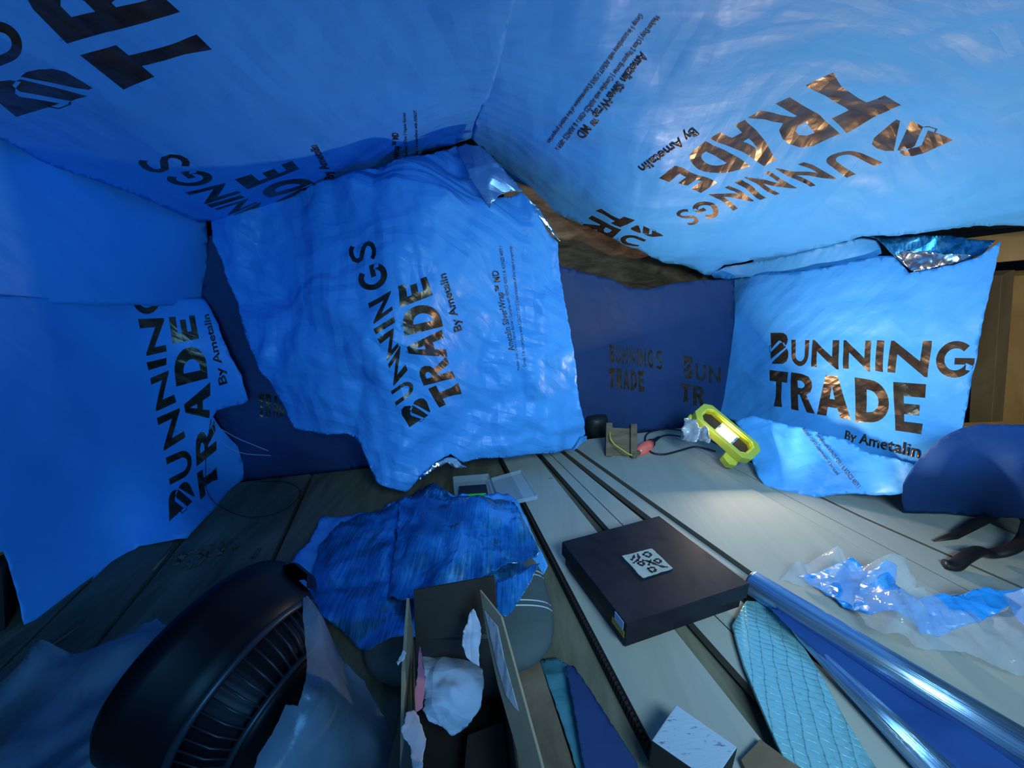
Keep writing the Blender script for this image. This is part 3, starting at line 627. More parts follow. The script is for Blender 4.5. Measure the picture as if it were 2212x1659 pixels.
m = MB(); m.prism([(x, y, -.012) for x, y in octo(Lh-.012, Wh-.013)], .008); m.build('reflector', M_smoke, wl)
m = MB(); m.prism([(x, y, -.002) for x, y in ((-.020, -.019), (.034, -.019), (.034, .019), (-.020, .019))], .008); m.build('led_panel', M_led, wl)
m = MB(); m.add(*ringmesh([(-.027, -.024), (.041, -.024), (.041, .024), (-.027, .024)], [(-.020, -.019), (.034, -.019), (.034, .019), (-.020, .019)], -.011, .0)); m.build('led_bezel', M_foil, wl)
m = MB(); m.tube([(-Lh-.008, -Wh*.5, -.02), (-Lh-.008, -Wh*.9, -.045), (-Lh+.02, -Wh*1.0, -.06), (-Lh+.05, -Wh*.9, -.05)], .011, 10, flat=.6); m.build('handle', M_lime, wl, True)
m = MB(); m.prism([(Lh-.055, -Wh*.6, -.024), (Lh-.01, -Wh*.6, -.024), (Lh-.004, -Wh-.012, -.024), (Lh-.02, -Wh-.026, -.024), (Lh-.05, -Wh-.018, -.024)], .03); m.build('foot', M_lime, wl, bevel=.002)
l = bpy.data.lights.new('work_lamp', 'AREA'); l.shape = 'RECTANGLE'; l.size = .05; l.size_y = .035; l.energy = 5.5; l.color = (1, .86, .68)
lo = bpy.data.objects.new('lamp_glow', l); COL.objects.link(lo); lo.parent = wl; lo.location = (.007, 0, .013); lo.rotation_euler = (math.pi, 0, 0)
M_wrapper = Mat('silvery_wrapper', (.72, .72, .74), .38, .45); crumple(M_wrapper, .006, .01, .003); M_wrapper = M_wrapper.m
# foil wrappers beside the lamp
for i, (pp, lab, sd_) in enumerate((([(1478, 903), (1500, 905), (1512, 925), (1508, 955), (1474, 950), (1476, 920)], 'crumpled dull silver wrapper left of the work light', 3.3),
                     ([(1505, 925), (1522, 921), (1535, 938), (1534, 958), (1510, 952), (1502, 940)], 'bright crinkled silver wrapper at the foot of the work light', 5.5))):
    dd = 1.20-.04*i
    o = sheet('foil_wrapper', pp, [(pp[0][0], pp[0][1], dd+.02), (pp[2][0], pp[2][1], dd-.03), (pp[3][0], pp[3][1], dd-.04), (pp[4][0], pp[4][1], dd)], [M_wrapper]*3, layers=(('t', 22, .006), ('n', 25, .004)), seed=sd_, step=4)
    tag(o, lab, 'wrapper')
# ------------------------------------------------------------------ wooden cleat with yellow wire
M_ywire = Mat('yellow_wire', (.65, .6, .05), .5).m; M_blk = Mat('black_hole_fill', (.012, .012, .013), .5).m
wc = empty('wooden_cleat', G(1342, 985, .007)); wc.rotation_euler = (-.5, 0, -.2547+.12)
tag(wc, 'small grooved wooden offcut standing at the far end of the boards', 'offcut')
m = MB(); m.box((-.042, 0, 0), (.042, .012, .10)); m.build('panel', M_block, wc, bevel=.001)
for x0, x1, z1 in ((-.056, -.034, .115), (.030, .052, .115)):
    m = MB(); m.box((x0, -.018, -.004), (x1, .014, z1)); m.build('side_rail', M_block, wc, bevel=.001)
m = MB(); m.tube(smoothpts([P(1319, 927, 1.29), P(1318, 945, 1.245), P(1328, 960, 1.225), P(1345, 972, 1.205), P(1357, 980, 1.19), P(1366, 984, 1.185)]), .0022, 8)
tag(m.build('yellow_wire', M_ywire, smooth=True), 'thin yellow wire looping down over the wooden offcut', 'wire')
# ------------------------------------------------------------------ plug connector and cables
M_red = Mat('clear_red_plug', (.8, .28, .22), .2); M_red.b.inputs['Transmission Weight'].default_value = .4
M_red.b.inputs['Emission Color'].default_value = (1, .12, .06, 1); M_red.b.inputs['Emission Strength'].default_value = .12; M_red = M_red.m
pa, pb = G(1378, 978, .02), G(1412, 953, .02); ax = (pb-pa).normalized(); MP = Matrix.Translation(pa) @ ax.to_track_quat('X', 'Z').to_matrix().to_4x4(); Lp = (pb-pa).length
pc = empty('power_plug'); pc.matrix_world = MP; tag(pc, 'glowing red see-through plug joined to the black power cable', 'plug')
m = MB(); m.lathe([(Lp*.05, .001), (Lp*.05, .012), (Lp*.3, .019), (Lp*.55, .019), (Lp*.75, .016), (Lp*.75, .001)], n=20); m.build('plug_body', M_red, pc, True)
m = MB(); m.lathe([(Lp*.73, .001), (Lp*.73, .017), (Lp*.85, .016), (Lp*.95, .008), (Lp*1.35, .006), (Lp*1.35, .001)], n=20); m.build('strain_relief', M_blk, pc, True)
m = MB(); m.lathe([(-Lp*.3, .001), (-Lp*.3, .006), (Lp*.02, .009), (Lp*.06, .001)], n=16); m.build('cable_boot', M_block, pc, True)
m = MB(); m.tube(smoothpts([G(1419, 948, .02), G(1434, 941, .014), G(1450, 940, .012), G(1471, 943, .012)]), .0035, 8)
tag(m.build('power_cable', M_blk, smooth=True), 'short black cable from the red plug to the silver wrapper', 'cable')
m = MB(); m.tube(smoothpts([G(1395, 958, .012), G(1394, 945, .01), G(1400, 936, .01), G(1416, 930, .01), G(1440, 927, .01), G(1475, 930, .01)]), .003, 8)
tag(m.build('power_cable', M_blk, smooth=True), 'black cable arching behind the red plug towards the back wall', 'cable')
m = MB(); m.tube(smoothpts([G(1404, 975, .01), G(1415, 980, .01), G(1438, 981, .01), G(1470, 973, .01), G(1500, 965, .012), G(1520, 968, .012), G(1545, 975, .02)]), .0035, 8)
tag(m.build('power_cable', M_blk, smooth=True), 'black cable curving in front of the red plug to the work light', 'cable')
# dark hole in the back corner
m = MB(); m.lathe([(0, .001), (0, .05), (.07, .05), (.085, .042), (.09, .001)], Matrix.Translation(G(1284, 938, 0)) @ Matrix.Rotation(-math.pi/2, 4, 'Y'), 24)  # solid round shape added to fill the hole with black
tag(m.build('black_hole', M_blk, smooth=True), 'added round black shape filling the dark hole behind the hanging sheet corner', 'hole')
# thin wires at left
M_wh = Mat('white_wire', (.5, .52, .55), .5).m
m = MB(); m.tube(smoothpts([P(456, 912, 1.04), P(470, 922, 1.0), P(510, 945, .98), P(550, 962, .98), P(580, 974, .99)]), .001, 6); m.tube(smoothpts([P(456, 915, 1.04), P(466, 940, 1.0), P(495, 967, .98), P(530, 980, .98), P(585, 984, .99)]), .001, 6)
tag(m.build('white_wires', M_wh, smooth=True), 'pair of thin white wires poking out from the left wall sheet', 'wire')
m = MB(); m.tube(smoothpts([P(456, 905, 1.03), P(448, 960, 1.0), P(444, 1010, .98), P(447, 1060, .96), G(472, 1092, .006), G(530, 1116, .006), G(590, 1111, .006), G(636, 1085, .006), G(648, 1060, .006), G(620, 1042, .006), G(560, 1040, .006)]), .0011, 6)
tag(m.build('black_wire_loop', M_blk, smooth=True), 'thin black wire looping from the left wall onto the dark floor', 'wire')
# ------------------------------------------------------------------ clear plastic case
def clearmat(name, col, mixf, rough=.15):
    m_ = bpy.data.materials.new(name); m_.use_nodes = True; t = m_.node_tree; b = t.nodes['Principled BSDF']
    b.inputs['Base Color'].default_value = (*col, 1); b.inputs['Roughness'].default_value = rough
    tr = t.nodes.new('ShaderNodeBsdfTransparent'); mx = t.nodes.new('ShaderNodeMixShader'); mx.inputs[0].default_value = mixf
    t.links.new(tr.outputs[0], mx.inputs[1]); t.links.new(b.outputs[0], mx.inputs[2]); t.links.new(mx.outputs[0], t.nodes['Material Output'].inputs[0])
    return m_, t, b, mx
M_clear = clearmat('clear_acrylic', (.6, .75, .85), .28)[0]
M_green = Mat('bright_green', (.08, .8, .02), .4).m; M_navy = Mat('black_insert', (.02, .025, .04), .5).m
cc = empty('plastic_case', G(1060, 1085, 0)); tag(cc, 'small clear hinged plastic case lying open behind the crumpled blue offcut', 'case')
cl = cc.location
def lc(p): return Vector(p)-cl
def tray(name, q, z0, h, mat):
    m = MB(); b = [G(x, y, z0) for x, y in q]; m.prism([lc(v) for v in b], .0015)
    for i in range(4):
        a, c_ = b[i], b[(i+1) % 4]; n_ = Vector((-(c_-a).y, (c_-a).x, 0)).normalized()*.0015
        m.prism([lc(v+Vector((0, 0, h))) for v in (a, c_, c_+n_, a+n_)], h)
    return m.build(name, mat, cc)
tray('case_base', [(980, 1043), (1055, 1037), (1070, 1085), (985, 1092)], .006, .022, M_clear)
tray('case_lid', [(1062, 1040), (1125, 1022), (1160, 1078), (1085, 1094)], .006, .012, M_clear)
m = MB(); m.prism([lc(G(x, y, .018)) for x, y in ((992, 1050), (1050, 1046), (1056, 1075), (992, 1080))], .008); m.build('insert', M_navy, cc)
m = MB(); m.prism([lc(G(x, y, .026)) for x, y in ((995, 1068), (1050, 1065), (1051, 1078), (995, 1081))], .005); m.build('green_tray', M_green, cc)
m = MB(); m.tube([lc(G(1056, 1037, .024)), lc(G(1071, 1085, .024))], .003, 8); m.build('hinge', M_clear, cc)
# ------------------------------------------------------------------ grey bag with white piping
M_bag = Mat('grey_green_cloth', (.09, .115, .11), .9); M_bag.bump(M_bag.noise(300, 2), .3, .001); M_bag.bump(M_bag.noise(9, 3), .5, .02); M_bag = M_bag.m
bg_ = empty('cloth_bag', (-.10, .60, -.02), (0, 0, .12)); tag(bg_, 'soft grey cloth bag with paired white piping, under the blue offcut and carton', 'bag')
def bagpt(u, v, off=0):
    a = Vector((math.cos(v)*math.cos(u), math.cos(v)*math.sin(u), math.sin(v)))
    s_ = lambda x, e: math.copysign(abs(x)**e, x)
    return Vector((s_(a.x, .55)*(.175+off), s_(a.y, .6)*(.145+off), .035+s_(a.z, .8)*(.035+off)))
vs = []; fs = []; NU, NV = 64, 24
for j in range(NV+1):
    for i in range(NU): vs.append(bagpt(2*math.pi*i/NU, -math.pi/2+math.pi*j/NV))
for j in range(NV):
    for i in range(NU): fs.append((j*NU+i, j*NU+(i+1) % NU, (j+1)*NU+(i+1) % NU, (j+1)*NU+i))
mesh_obj('bag_body', vs, fs, M_bag, bg_)
M_pip = Mat('white_piping', (.55, .6, .6), .6).m
for yy in (-.045, -.033, .035, .047):
    pts = []
    for i in range(41):
        x_ = -.172+.344*i/40; best_ = None
        e = abs(x_)/.175; z_ = .035+.0355*max(0.0, 1-e**3.6)**.45*max(0.0, 1-(abs(yy)/.147)**3.3)**.4; pts.append((x_, yy, z_))
    m = MB(); m.tube(pts, .0016, 6); m.build('piping', M_pip, bg_, True)
# ------------------------------------------------------------------ crumpled blue offcut on the floor
off = [(696, 1116), (760, 1108), (815, 1098), (868, 1078), (905, 1062), (936, 1046), (962, 1058), (982, 1073), (1040, 1070), (1095, 1067), (1112, 1082), (1140, 1130), (1165, 1178), (1183, 1215), (1160, 1226), (1140, 1262), (1112, 1312), (1095, 1330), (1060, 1335), (985, 1345), (900, 1380), (845, 1388), (792, 1402), (735, 1345), (700, 1322), (650, 1280), (616, 1240), (668, 1178)]
o = sheet('wrap_offcut', off, [DZ(696, 1116, .006), DZ(936, 1046, .02), DZ(1095, 1067, .02), DZ(1183, 1215, .025), DZ(1095, 1330, .062), DZ(900, 1380, .06), DZ(792, 1402, .035), DZ(616, 1240, .01), DZ(900, 1200, .055), DZ(1000, 1150, .05), DZ(750, 1250, .03)],
 [M_wrap, M_ink, M_foil], layers=(('n', 5, .010), ('t', 7, .009), ('t', 16, .003)), seed=5.7, step=8, normal=(0, 0, 1))
tag(o, 'crumpled shiny blue offcut of wrap lying in the middle of the floor', 'offcut')
sheet('shiny_layer', [(738, 1132), (800, 1106), (868, 1080), (936, 1049), (962, 1060), (982, 1076), (1040, 1078), (1075, 1100), (1105, 1140), (1150, 1195), (1160, 1226), (1112, 1312), (1095, 1330), (1060, 1335), (985, 1345), (900, 1378), (845, 1386), (792, 1400), (735, 1345), (690, 1330), (664, 1300), (672, 1240), (690, 1180)], [DZ(696, 1116, .01), DZ(936, 1046, .03), DZ(1095, 1067, .03), DZ(1183, 1215, .03), DZ(1095, 1330, .075), DZ(900, 1380, .075), DZ(792, 1402, .05), DZ(616, 1240, .015), DZ(900, 1200, .075), DZ(1000, 1150, .07), DZ(750, 1250, .05)],
 [M_gloss, M_ink, M_foil], layers=(('n', 5, .010), ('t', 7, .009), ('t', 16, .003)), seed=5.7, step=8, normal=(0, 0, 1), parent=o)
sheet('folded_layer', [(862, 1082), (905, 1063), (936, 1050), (982, 1076), (1092, 1070), (1110, 1086), (1138, 1135), (1168, 1192), (1160, 1203), (1100, 1220), (1020, 1248), (950, 1278), (868, 1298), (834, 1290), (845, 1230), (852, 1180), (858, 1120)],
 [DZ(862, 1082, .05), DZ(936, 1050, .06), DZ(1092, 1070, .05), DZ(1168, 1192, .065), DZ(1020, 1248, .11), DZ(868, 1298, .10), DZ(834, 1290, .085), DZ(850, 1180, .085), DZ(980, 1170, .10)],
 [M_gloss, M_ink, M_foil], layers=(('n', 6, .008), ('t', 8, .009), ('t', 18, .003)), seed=8.8, step=8, normal=(0, 0, 1), parent=o)
sheet('frayed_corner', [(1072, 1262), (1110, 1245), (1150, 1222), (1166, 1218), (1140, 1268), (1112, 1315), (1098, 1334), (1074, 1328)], [DZ(1072, 1262, .10), DZ(1160, 1220, .09), DZ(1098, 1334, .10)], [M_gloss, M_ink, M_foil], layers=(('r', 30, .003),), seed=3.8, step=6, normal=(0, 0, 1), parent=o)
# ------------------------------------------------------------------ cardboard carton
M_card = Mat('brown_cardboard', (.32, .25, .16), .85); M_card.color(M_card.ramp(M_card.noise(14, 5), [(.3, (.30, .24, .15)), (.7, (.42, .34, .22))])); M_card = M_card.m
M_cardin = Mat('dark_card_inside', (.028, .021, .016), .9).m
cb = empty('cardboard_carton', (-.07, .33, 0)); tag(cb, 'open cardboard carton stuffed with white tissue, in the bottom foreground', 'carton')
cbl = cb.location
def lb(p): return Vector(p)-cbl
ct = .003
def panel(name, q, nrm, mat, label=None, parent=cb, th=ct):
    m = MB(); m.prism([lb(v) for v in q], th, Vector(nrm).normalized()); o_ = m.build(name, mat, parent, bevel=.0006)
    if label: o_['label'] = label
    return o_
ZB = .135
bL, bR = P(897, 1385, .425), P(1083, 1372, .425)
bL.z = bR.z = ZB
nL, nR = Vector((-.125, .16, ZB)), Vector((.02, .16, ZB))
def dn(v, z=.0): return Vector((v.x, v.y, z))
panel('back_wall', [bL, bR, dn(bR, .001), dn(bL, .001)], (0, 1, 0), M_cardin)
panel('side_wall', [nL, bL, dn(bL, .001), dn(nL, .001)], (-1, 0, 0), M_cardin)
panel('side_wall', [bR, nR, dn(nR, .001), dn(bR, .001)], (1, 0, 0), M_cardin)
panel('bottom', [dn(nL, .006), dn(nR, .006), dn(bR, .006), dn(bL, .006)], (0, 0, -1), M_cardin)
panel('flap', [P(893, 1276, .445), P(1068, 1245, .455), P(1078, 1368, .425), P(897, 1385, .425)], (0, 1, 0), M_cardin, 'dark rear flap standing up')
f1 = [P(884, 1292, .44), P(879, 1659, .26), P(872, 1900, .17), P(905, 1900, .17), P(893, 1659, .262), P(893, 1375, .42)]
panel('flap', [P(884, 1292, .435), P(893, 1370, .42), P(905, 1659, .255), P(905, 1900, .16), P(866, 1900, .16), P(872, 1659, .262), P(874, 1450, .335)], (-1, .1, 0), M_card, 'kraft left flap edge-on', th=.004)
fA, fB, fC = P(1036, 1274, .42), P(1165, 1640, .235), P(1050, 1365, .37)
fN = (fB-fA).cross(fC-fA).normalized()
if fN.dot(Vector((0, 0, CAMH))-fA) < 0: fN.negate()
def onflap(px, py, lift=0):
    d_ = P(px, py, 1)-Vector((0, 0, CAMH)); o_ = Vector((0, 0, CAMH)); t_ = (fA+fN*lift-o_).dot(fN)/d_.dot(fN); return o_+d_*t_
fr = panel('flap', [onflap(*q) for q in ((1036, 1274), (1082, 1332), (1166, 1640), (1190, 1740), (1150, 1740), (1075, 1480), (1050, 1365))], -fN, M_card, 'kraft right flap with torn paper label')
M_prt = Mat('torn_paper_label', (.6, .62, .66), .7); M_prt.color(M_prt.ramp(M_prt.noise(1, 3, M_prt.mapping((250, 40, 40))), [(.42, (.35, .38, .45)), (.5, (.62, .64, .68))])); M_prt = M_prt.m
panel('paper_label', [onflap(*q, .0012) for q in ((1046, 1318), (1074, 1352), (1088, 1420), (1120, 1536), (1112, 1530), (1092, 1502), (1072, 1432), (1056, 1362))], -fN, M_prt, parent=fr, th=.0008)
# tissue
M_tis = Mat('white_tissue', (.52, .57, .66), .9); crumple(M_tis, .02, .01, .003); M_tis.b.inputs['Subsurface Weight'].default_value = .15; M_tis = M_tis.m
M_pink = Mat('pink_card', (.50, .17, .26), .7).m
o = sheet('tissue_paper', [(908, 1416), (940, 1408), (975, 1404), (1005, 1412), (1022, 1425), (1042, 1440), (1046, 1480), (1038, 1530), (1010, 1568), (975, 1588), (955, 1570), (925, 1555), (912, 1530), (915, 1500), (905, 1460)],
 [DZ(908, 1416, .10), DZ(975, 1404, .09), DZ(1042, 1440, .10), DZ(1010, 1568, .075), DZ(955, 1585, .065), DZ(915, 1520, .09), DZ(975, 1480, .125)], [M_tis]*3, layers=(('v', 16, .016), ('n', 14, .012), ('v', 40, .004)), seed=2.6, step=6, normal=(0, -.3, 1))
tag(o, 'wad of white tissue paper bunched inside the cardboard carton', 'tissue')
sheet('upright_wisp', [(1022, 1316), (1028, 1322), (1038, 1350), (1040, 1375), (1034, 1402), (1036, 1440), (1022, 1432), (1008, 1420), (998, 1395), (1000, 1365), (1010, 1345), (1014, 1325)], [(1022, 1316, .40), (1040, 1375, .385), (1000, 1365, .39), (1036, 1440, .36), (1020, 1380, .375)], [M_tis]*3, layers=(('n', 25, .006),), seed=1.4, step=6, parent=o)
o = sheet('torn_paper', [(893, 1533), (905, 1548), (912, 1575), (918, 1600), (912, 1659), (915, 1760), (885, 1760), (890, 1659), (888, 1610), (872, 1590), (866, 1570), (874, 1562), (876, 1540)], [(893, 1533, .292), (868, 1570, .27), (915, 1600, .262), (900, 1760, .20)], [M_tis]*3, layers=(('n', 22, .004), ('v', 30, .004)), seed=1.1, step=6)
tag(o, 'white torn paper scrap hanging over the carton left flap at the bottom', 'paper')
o = sheet('torn_paper', [(871, 1405), (878, 1410), (874, 1422), (866, 1430), (860, 1437), (857, 1430), (864, 1418)], [(871, 1405, .35), (858, 1434, .335), (876, 1415, .345)], [M_tis]*3, layers=(('n', 22, .003),), seed=1.2, step=4)
tag(o, 'tiny white paper scrap caught on the outside of the carton', 'paper')
o = sheet('pink_card', [(908, 1390), (912, 1415), (918, 1470), (912, 1530), (900, 1540), (893, 1535), (897, 1480), (902, 1430)], [(908, 1390, .385), (916, 1470, .345), (895, 1535, .31), (900, 1480, .335)], [M_pink]*3, layers=(('n', 25, .004),), seed=1.6, step=6)
tag(o, 'folded pink card tucked against the left side of the carton', 'card')
m = MB(); m.prism([lb(G(x, y, .05)) for x, y in ((1010, 1588), (1085, 1560), (1100, 1700), (1000, 1700))], .02); 
o = m.build('carton_divider', M_cardin, cb)
m = MB(); m.box((-.05, -.03, 0), (.05, .03, .03), Matrix.Translation((-.05, .215, .06)) @ Matrix.Rotation(.15, 4, 'Z'))
tag(m.build('grey_packet', M_bag, bevel=.006), 'small grey packet at the near end inside the carton', 'packet')
# ------------------------------------------------------------------ black fan
M_fan = Mat('black_fan_plastic', (.004, .004, .006), .45, 0, .2); M_fan.bump(M_fan.noise(400, 2), .05, .001); M_fan = M_fan.m
M_fan2 = Mat('lightened_fan_plastic', (.02, .023, .03), .4).m  # fan plastic lightened to paint rim highlights, slats included
fax = Vector((.88, -.29, -.38)).normalized(); fc = P(538, 1466, .40) - fax*.045
MF = Matrix.Translation(fc) @ fax.to_track_quat('X', 'Z').to_matrix().to_4x4() @ Matrix.Scale(.86, 4)
fan = empty('floor_fan'); fan.matrix_world = MF; tag(fan, 'large black round fan with slatted motor guard at the lower left', 'fan')
m = MB(); m.lathe([(-.045, .001), (-.05, .10), (-.045, .148), (-.03, .156), (-.01, .152), (.0, .146), (.035, .142), (.055, .135), (.06, .128)], n=96); m.build('housing', M_fan, fan, True)
m = MB(); m.lathe([(.052, .128), (.058, .133), (.066, .131), (.066, .124), (.056, .122), (.052, .128)], n=96); m.build('rim_ring', M_fan2, fan, True)
m = MB()
for i in range(48):
    a = 2*math.pi*i/48; R_ = Matrix.Rotation(a, 4, 'X')
    p0, p1, p2 = Vector((.062, 0, .127)), Vector((.10, 0, .116)), Vector((.125, 0, .098))
    m.tube([R_ @ p0, R_ @ p1, R_ @ p2], .0016, 6)
m.lathe([(.121, .094), (.121, .101), (.129, .101), (.129, .094), (.121, .094)], n=64); m.build('grille', M_fan2, fan, True)
m = MB(); m.lathe([(.055, .110), (.09, .10), (.115, .085)], n=48); m.build('inner_drum', M_fan, fan, True)
m = MB(); m.lathe([(.115, .088), (.127, .092), (.138, .082), (.142, .05), (.142, .001)], n=64); m.build('motor_cover', M_fan, fan, True)
m = MB(); m.lathe([(.13, .034), (.165, .034), (.172, .028), (.174, .001)], Matrix.Translation((0, 0, .028)), n=48)
for i in range(24):
    a = 2*math.pi*i/24; R_ = Matrix.Translation((0, 0, .028)) @ Matrix.Rotation(a, 4, 'X'); m.box((.138, -.0015, .033), (.163, .0015, .037), R_)
m.build('motor_cap', M_fan, fan, False)
m = MB(); m.lathe([(-.02, .150), (-.005, .166), (.03, .163), (.045, .145)], n=20, a0=.1, a1=.75); m.build('rim_lug', M_fan, fan, True)
m = MB(); m.tube([MF.inverted() @ Vector((fc.x-.05, fc.y+.02, .008)), MF.inverted() @ Vector((fc.x-.03, fc.y+.02, .1))], .02, 10); m.tube([MF.inverted() @ Vector((fc.x-.10, fc.y-.08, .01)), MF.inverted() @ Vector((fc.x+.02, fc.y+.10, .01))], .012, 10); m.build('stand', M_fan, fan, True)
# ------------------------------------------------------------------ clear polythene
M_poly, t, b, mx = clearmat('cloudy_polythene', (.22, .30, .38), .5, .25)
nz = t.nodes.new('ShaderNodeTexNoise'); nz.inputs['Scale'].default_value = 14; nz.inputs['Detail'].default_value = 6; tc = t.nodes.new('ShaderNodeTexCoord'); t.links.new(tc.outputs['Object'], nz.inputs['Vector'])
mr = t.nodes.new('ShaderNodeMapRange'); mr.inputs['From Min'].default_value = .3; mr.inputs['From Max'].default_value = .7; mr.inputs['To Min'].default_value = .4; mr.inputs['To Max'].default_value = .8
t.links.new(nz.outputs['Fac'], mr.inputs['Value']); t.links.new(mr.outputs[0], mx.inputs[0])
bp = t.nodes.new('ShaderNodeBump'); bp.inputs['Strength'].default_value = .4; bp.inputs['Distance'].default_value = .01; t.links.new(nz.outputs['Fac'], bp.inputs['Height']); t.links.new(bp.outputs[0], b.inputs['Normal'])
o = sheet('polythene_sheet', [(-60, 1500), (30, 1430), (90, 1408), (150, 1405), (220, 1385), (300, 1350), (340, 1340), (420, 1380), (400, 1560), (380, 1800), (-60, 1850)], [DZ(-60, 1500, .02), DZ(90, 1408, .04), DZ(320, 1345, .03), DZ(420, 1500, .04), DZ(200, 1600, .06), DZ(380, 1800, .02), DZ(-60, 1850, .02)], [M_poly]*3,
 layers=(('t', 8, .014), ('n', 8, .015)), seed=7.2, step=12, normal=(0, 0, 1), back=False)
tag(o, 'cloudy clear polythene sheet bunched at the bottom left corner', 'plastic sheet')
o = sheet('polythene_sheet', [(658, 1290), (690, 1330), (720, 1385), (745, 1440), (790, 1490), (830, 1560), (870, 1700), (850, 1850), (520, 1850), (560, 1640), (620, 1540), (650, 1550), (664, 1440), (655, 1340)], [DZ(658, 1290, .15), DZ(700, 1350, .15), DZ(750, 1450, .06), DZ(860, 1700, .03), DZ(620, 1540, .16), DZ(540, 1850, .10), DZ(690, 1500, .17), DZ(720, 1650, .10)], [M_poly]*3,
 layers=(('r', 10, .016), ('n', 14, .01)), seed=7.9, step=10, normal=(0, 0, 1), back=False)
tag(o, 'cloudy clear polythene fold standing between the fan and the carton', 'plastic sheet')
# ------------------------------------------------------------------ foreground floor pieces
m = MB(); m.prism([G(1112, 1422, -.008), G(1166, 1426, -.008), G(1262, 1720, -.008), G(1170, 1720, -.008)], .018)
tag(m.build('short_plank', M_block, bevel=.001), 'short brown plank lying right of the carton', 'plank')
M_teal = Mat('teal_plastic', (.06, .22, .26), .4); crumple(M_teal, .02, .008, .002); M_teal = M_teal.m
o = sheet('teal_film', [(1165, 1424), (1200, 1420), (1235, 1440), (1270, 1500), (1310, 1560), (1330, 1640), (1370, 1760), (1270, 1760), (1245, 1659), (1215, 1560)], [DZ(1165, 1424, -.01), DZ(1310, 1560, -.012), DZ(1270, 1760, -.005), DZ(1370, 1760, -.01)], [M_teal]*3, layers=(('n', 12, .004),), seed=3.5, step=9, normal=(0, 0, 1))
tag(o, 'strip of teal plastic film beside the brown plank', 'film')
o = sheet('wrap_offcut', [(1222, 1442), (1238, 1438), (1275, 1490), (1320, 1560), (1370, 1640), (1420, 1760), (1285, 1760), (1262, 1659), (1245, 1560)], [DZ(1222, 1442, .0), DZ(1320, 1560, .0), DZ(1285, 1760, .01), DZ(1420, 1760, .0)], [M_wrapshade, M_ink, M_foil], layers=(('n', 8, .006),), seed=3.9, step=9, normal=(0, 0, 1))
tag(o, 'narrow blue wrap offcut between the teal film and the boards', 'offcut')
M_foam = Mat('pale_foam', (.30, .46, .60), .75); v = M_foam.mapping((60, 220, 60), (0, 0, .6)); M_foam.color(M_foam.ramp(M_foam.noise(1.0, 5, v), [(.30, (.08, .13, .18)), (.4, (.34, .46, .56))])); M_foam.bump(M_foam.noise(1.0, 5, v), .5, .003); M_foam = M_foam.m
q = [G(x, y, .055) for x, y in ((1460, 1521), (1594, 1613), (1574, 1668), (1500, 1735), (1407, 1599))]
q = [G(1460, 1521, .055), G(1594, 1614, .055), G(1541, 1692, .055), G(1407, 1599, .055)]
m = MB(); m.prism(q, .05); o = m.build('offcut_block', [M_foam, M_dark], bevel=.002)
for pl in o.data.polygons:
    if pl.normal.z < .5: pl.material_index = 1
tag(o, 'pale speckled block with dark sides at the bottom of the picture', 'block')
m = MB(); m.prism([G(1600, 1640, .012), G(1642, 1596, .012), G(1730, 1659, .012), G(1660, 1760, .012)], .01)
tag(m.build('board_offcut', M_block, bevel=.001), 'flat brown board offcut between the pale block and the foil board', 'offcut')
# teal foil insulation
M_ins = Mat('teal_insulation_foil', (.3, .62, .66), .30, .7)
v = M_ins.mapping((1, 1, 1), (0, 0, .45)); sx = M_ins.n('ShaderNodeSeparateXYZ'); wp = M_ins.n('ShaderNodeVectorMath', operation='ADD'); nn_ = M_ins.n('ShaderNodeTexNoise', Scale=25.0); M_ins.l(v, nn_.inputs['Vector']); sc_ = M_ins.n('ShaderNodeVectorMath', operation='SCALE'); M_ins.l(nn_.outputs['Color'], sc_.inputs[0]); sc_.inputs['Scale'].default_value = .014
M_ins.l(v, wp.inputs[0]); M_ins.l(sc_.outputs[0], wp.inputs[1]); M_ins.l(wp.outputs[0], sx.inputs[0])
def gridline(sock, f): return M_ins.math('POWER', M_ins.math('ABSOLUTE', M_ins.math('SINE', M_ins.math('MULTIPLY', sock, f))), .17)
hgt = M_ins.math('MULTIPLY', gridline(sx.outputs[0], 160), gridline(sx.outputs[1], 300))
M_ins.bump(hgt, .7, .0015); M_ins.bump(M_ins.noise(20, 5), .3, .01)
M_ins.color(M_ins.ramp(hgt, [(.42, (.14, .40, .45)), (.6, (.38, .74, .74))])); M_ins = M_ins.m
ol = [(1612, 1297), (1582, 1349), (1594, 1395), (1607, 1437), (1634, 1504), (1656, 1555), (1678, 1605), (1691, 1632), (1735, 1660), (1790, 1700), (1950, 1760), (1894, 1659), (1830, 1560), (1770, 1450), (1720, 1370), (1695, 1325), (1655, 1300)]
m = MB(); m.prism([G(x, y, .014) for x, y in ol], .006); tag(m.build('insulation_board', M_ins, bevel=.001), 'teal foil-faced insulation sheet with a fine grid, right of the pale block', 'insulation')
# foil roll
M_roll = Mat('rolled_blue_foil', (.16, .42, .75), .28, .85)
ra, rb = G(1622, 1258, .034), G(2330, 1690, .05)
axr = (rb-ra).normalized(); ang = math.atan2(axr.y, axr.x)
v = M_roll.mapping((4, 260, 260), (0, 0, 0)); stn = M_roll.noise(1.0, 5, v, .7); stn2 = M_roll.noise(1.0, 4, M_roll.mapping((2, 70, 70)), .6)
M_roll.color(M_roll.ramp(stn2, [(.3, (.06, .17, .42)), (.5, (.22, .42, .68)), (.7, (.62, .75, .85))])); M_roll.bump(stn2, .5, .006); M_roll.bump(stn, .3, .002); M_roll = M_roll.m  # highlight streaks along the roll painted into the colour ramp
ro_ = empty('foil_roll', ra); ro_.rotation_euler = axr.to_track_quat('X', 'Z').to_euler(); Lr = (rb-ra).length
tag(ro_, 'long roll of shiny blue foil sheeting running off the lower right corner', 'roll')
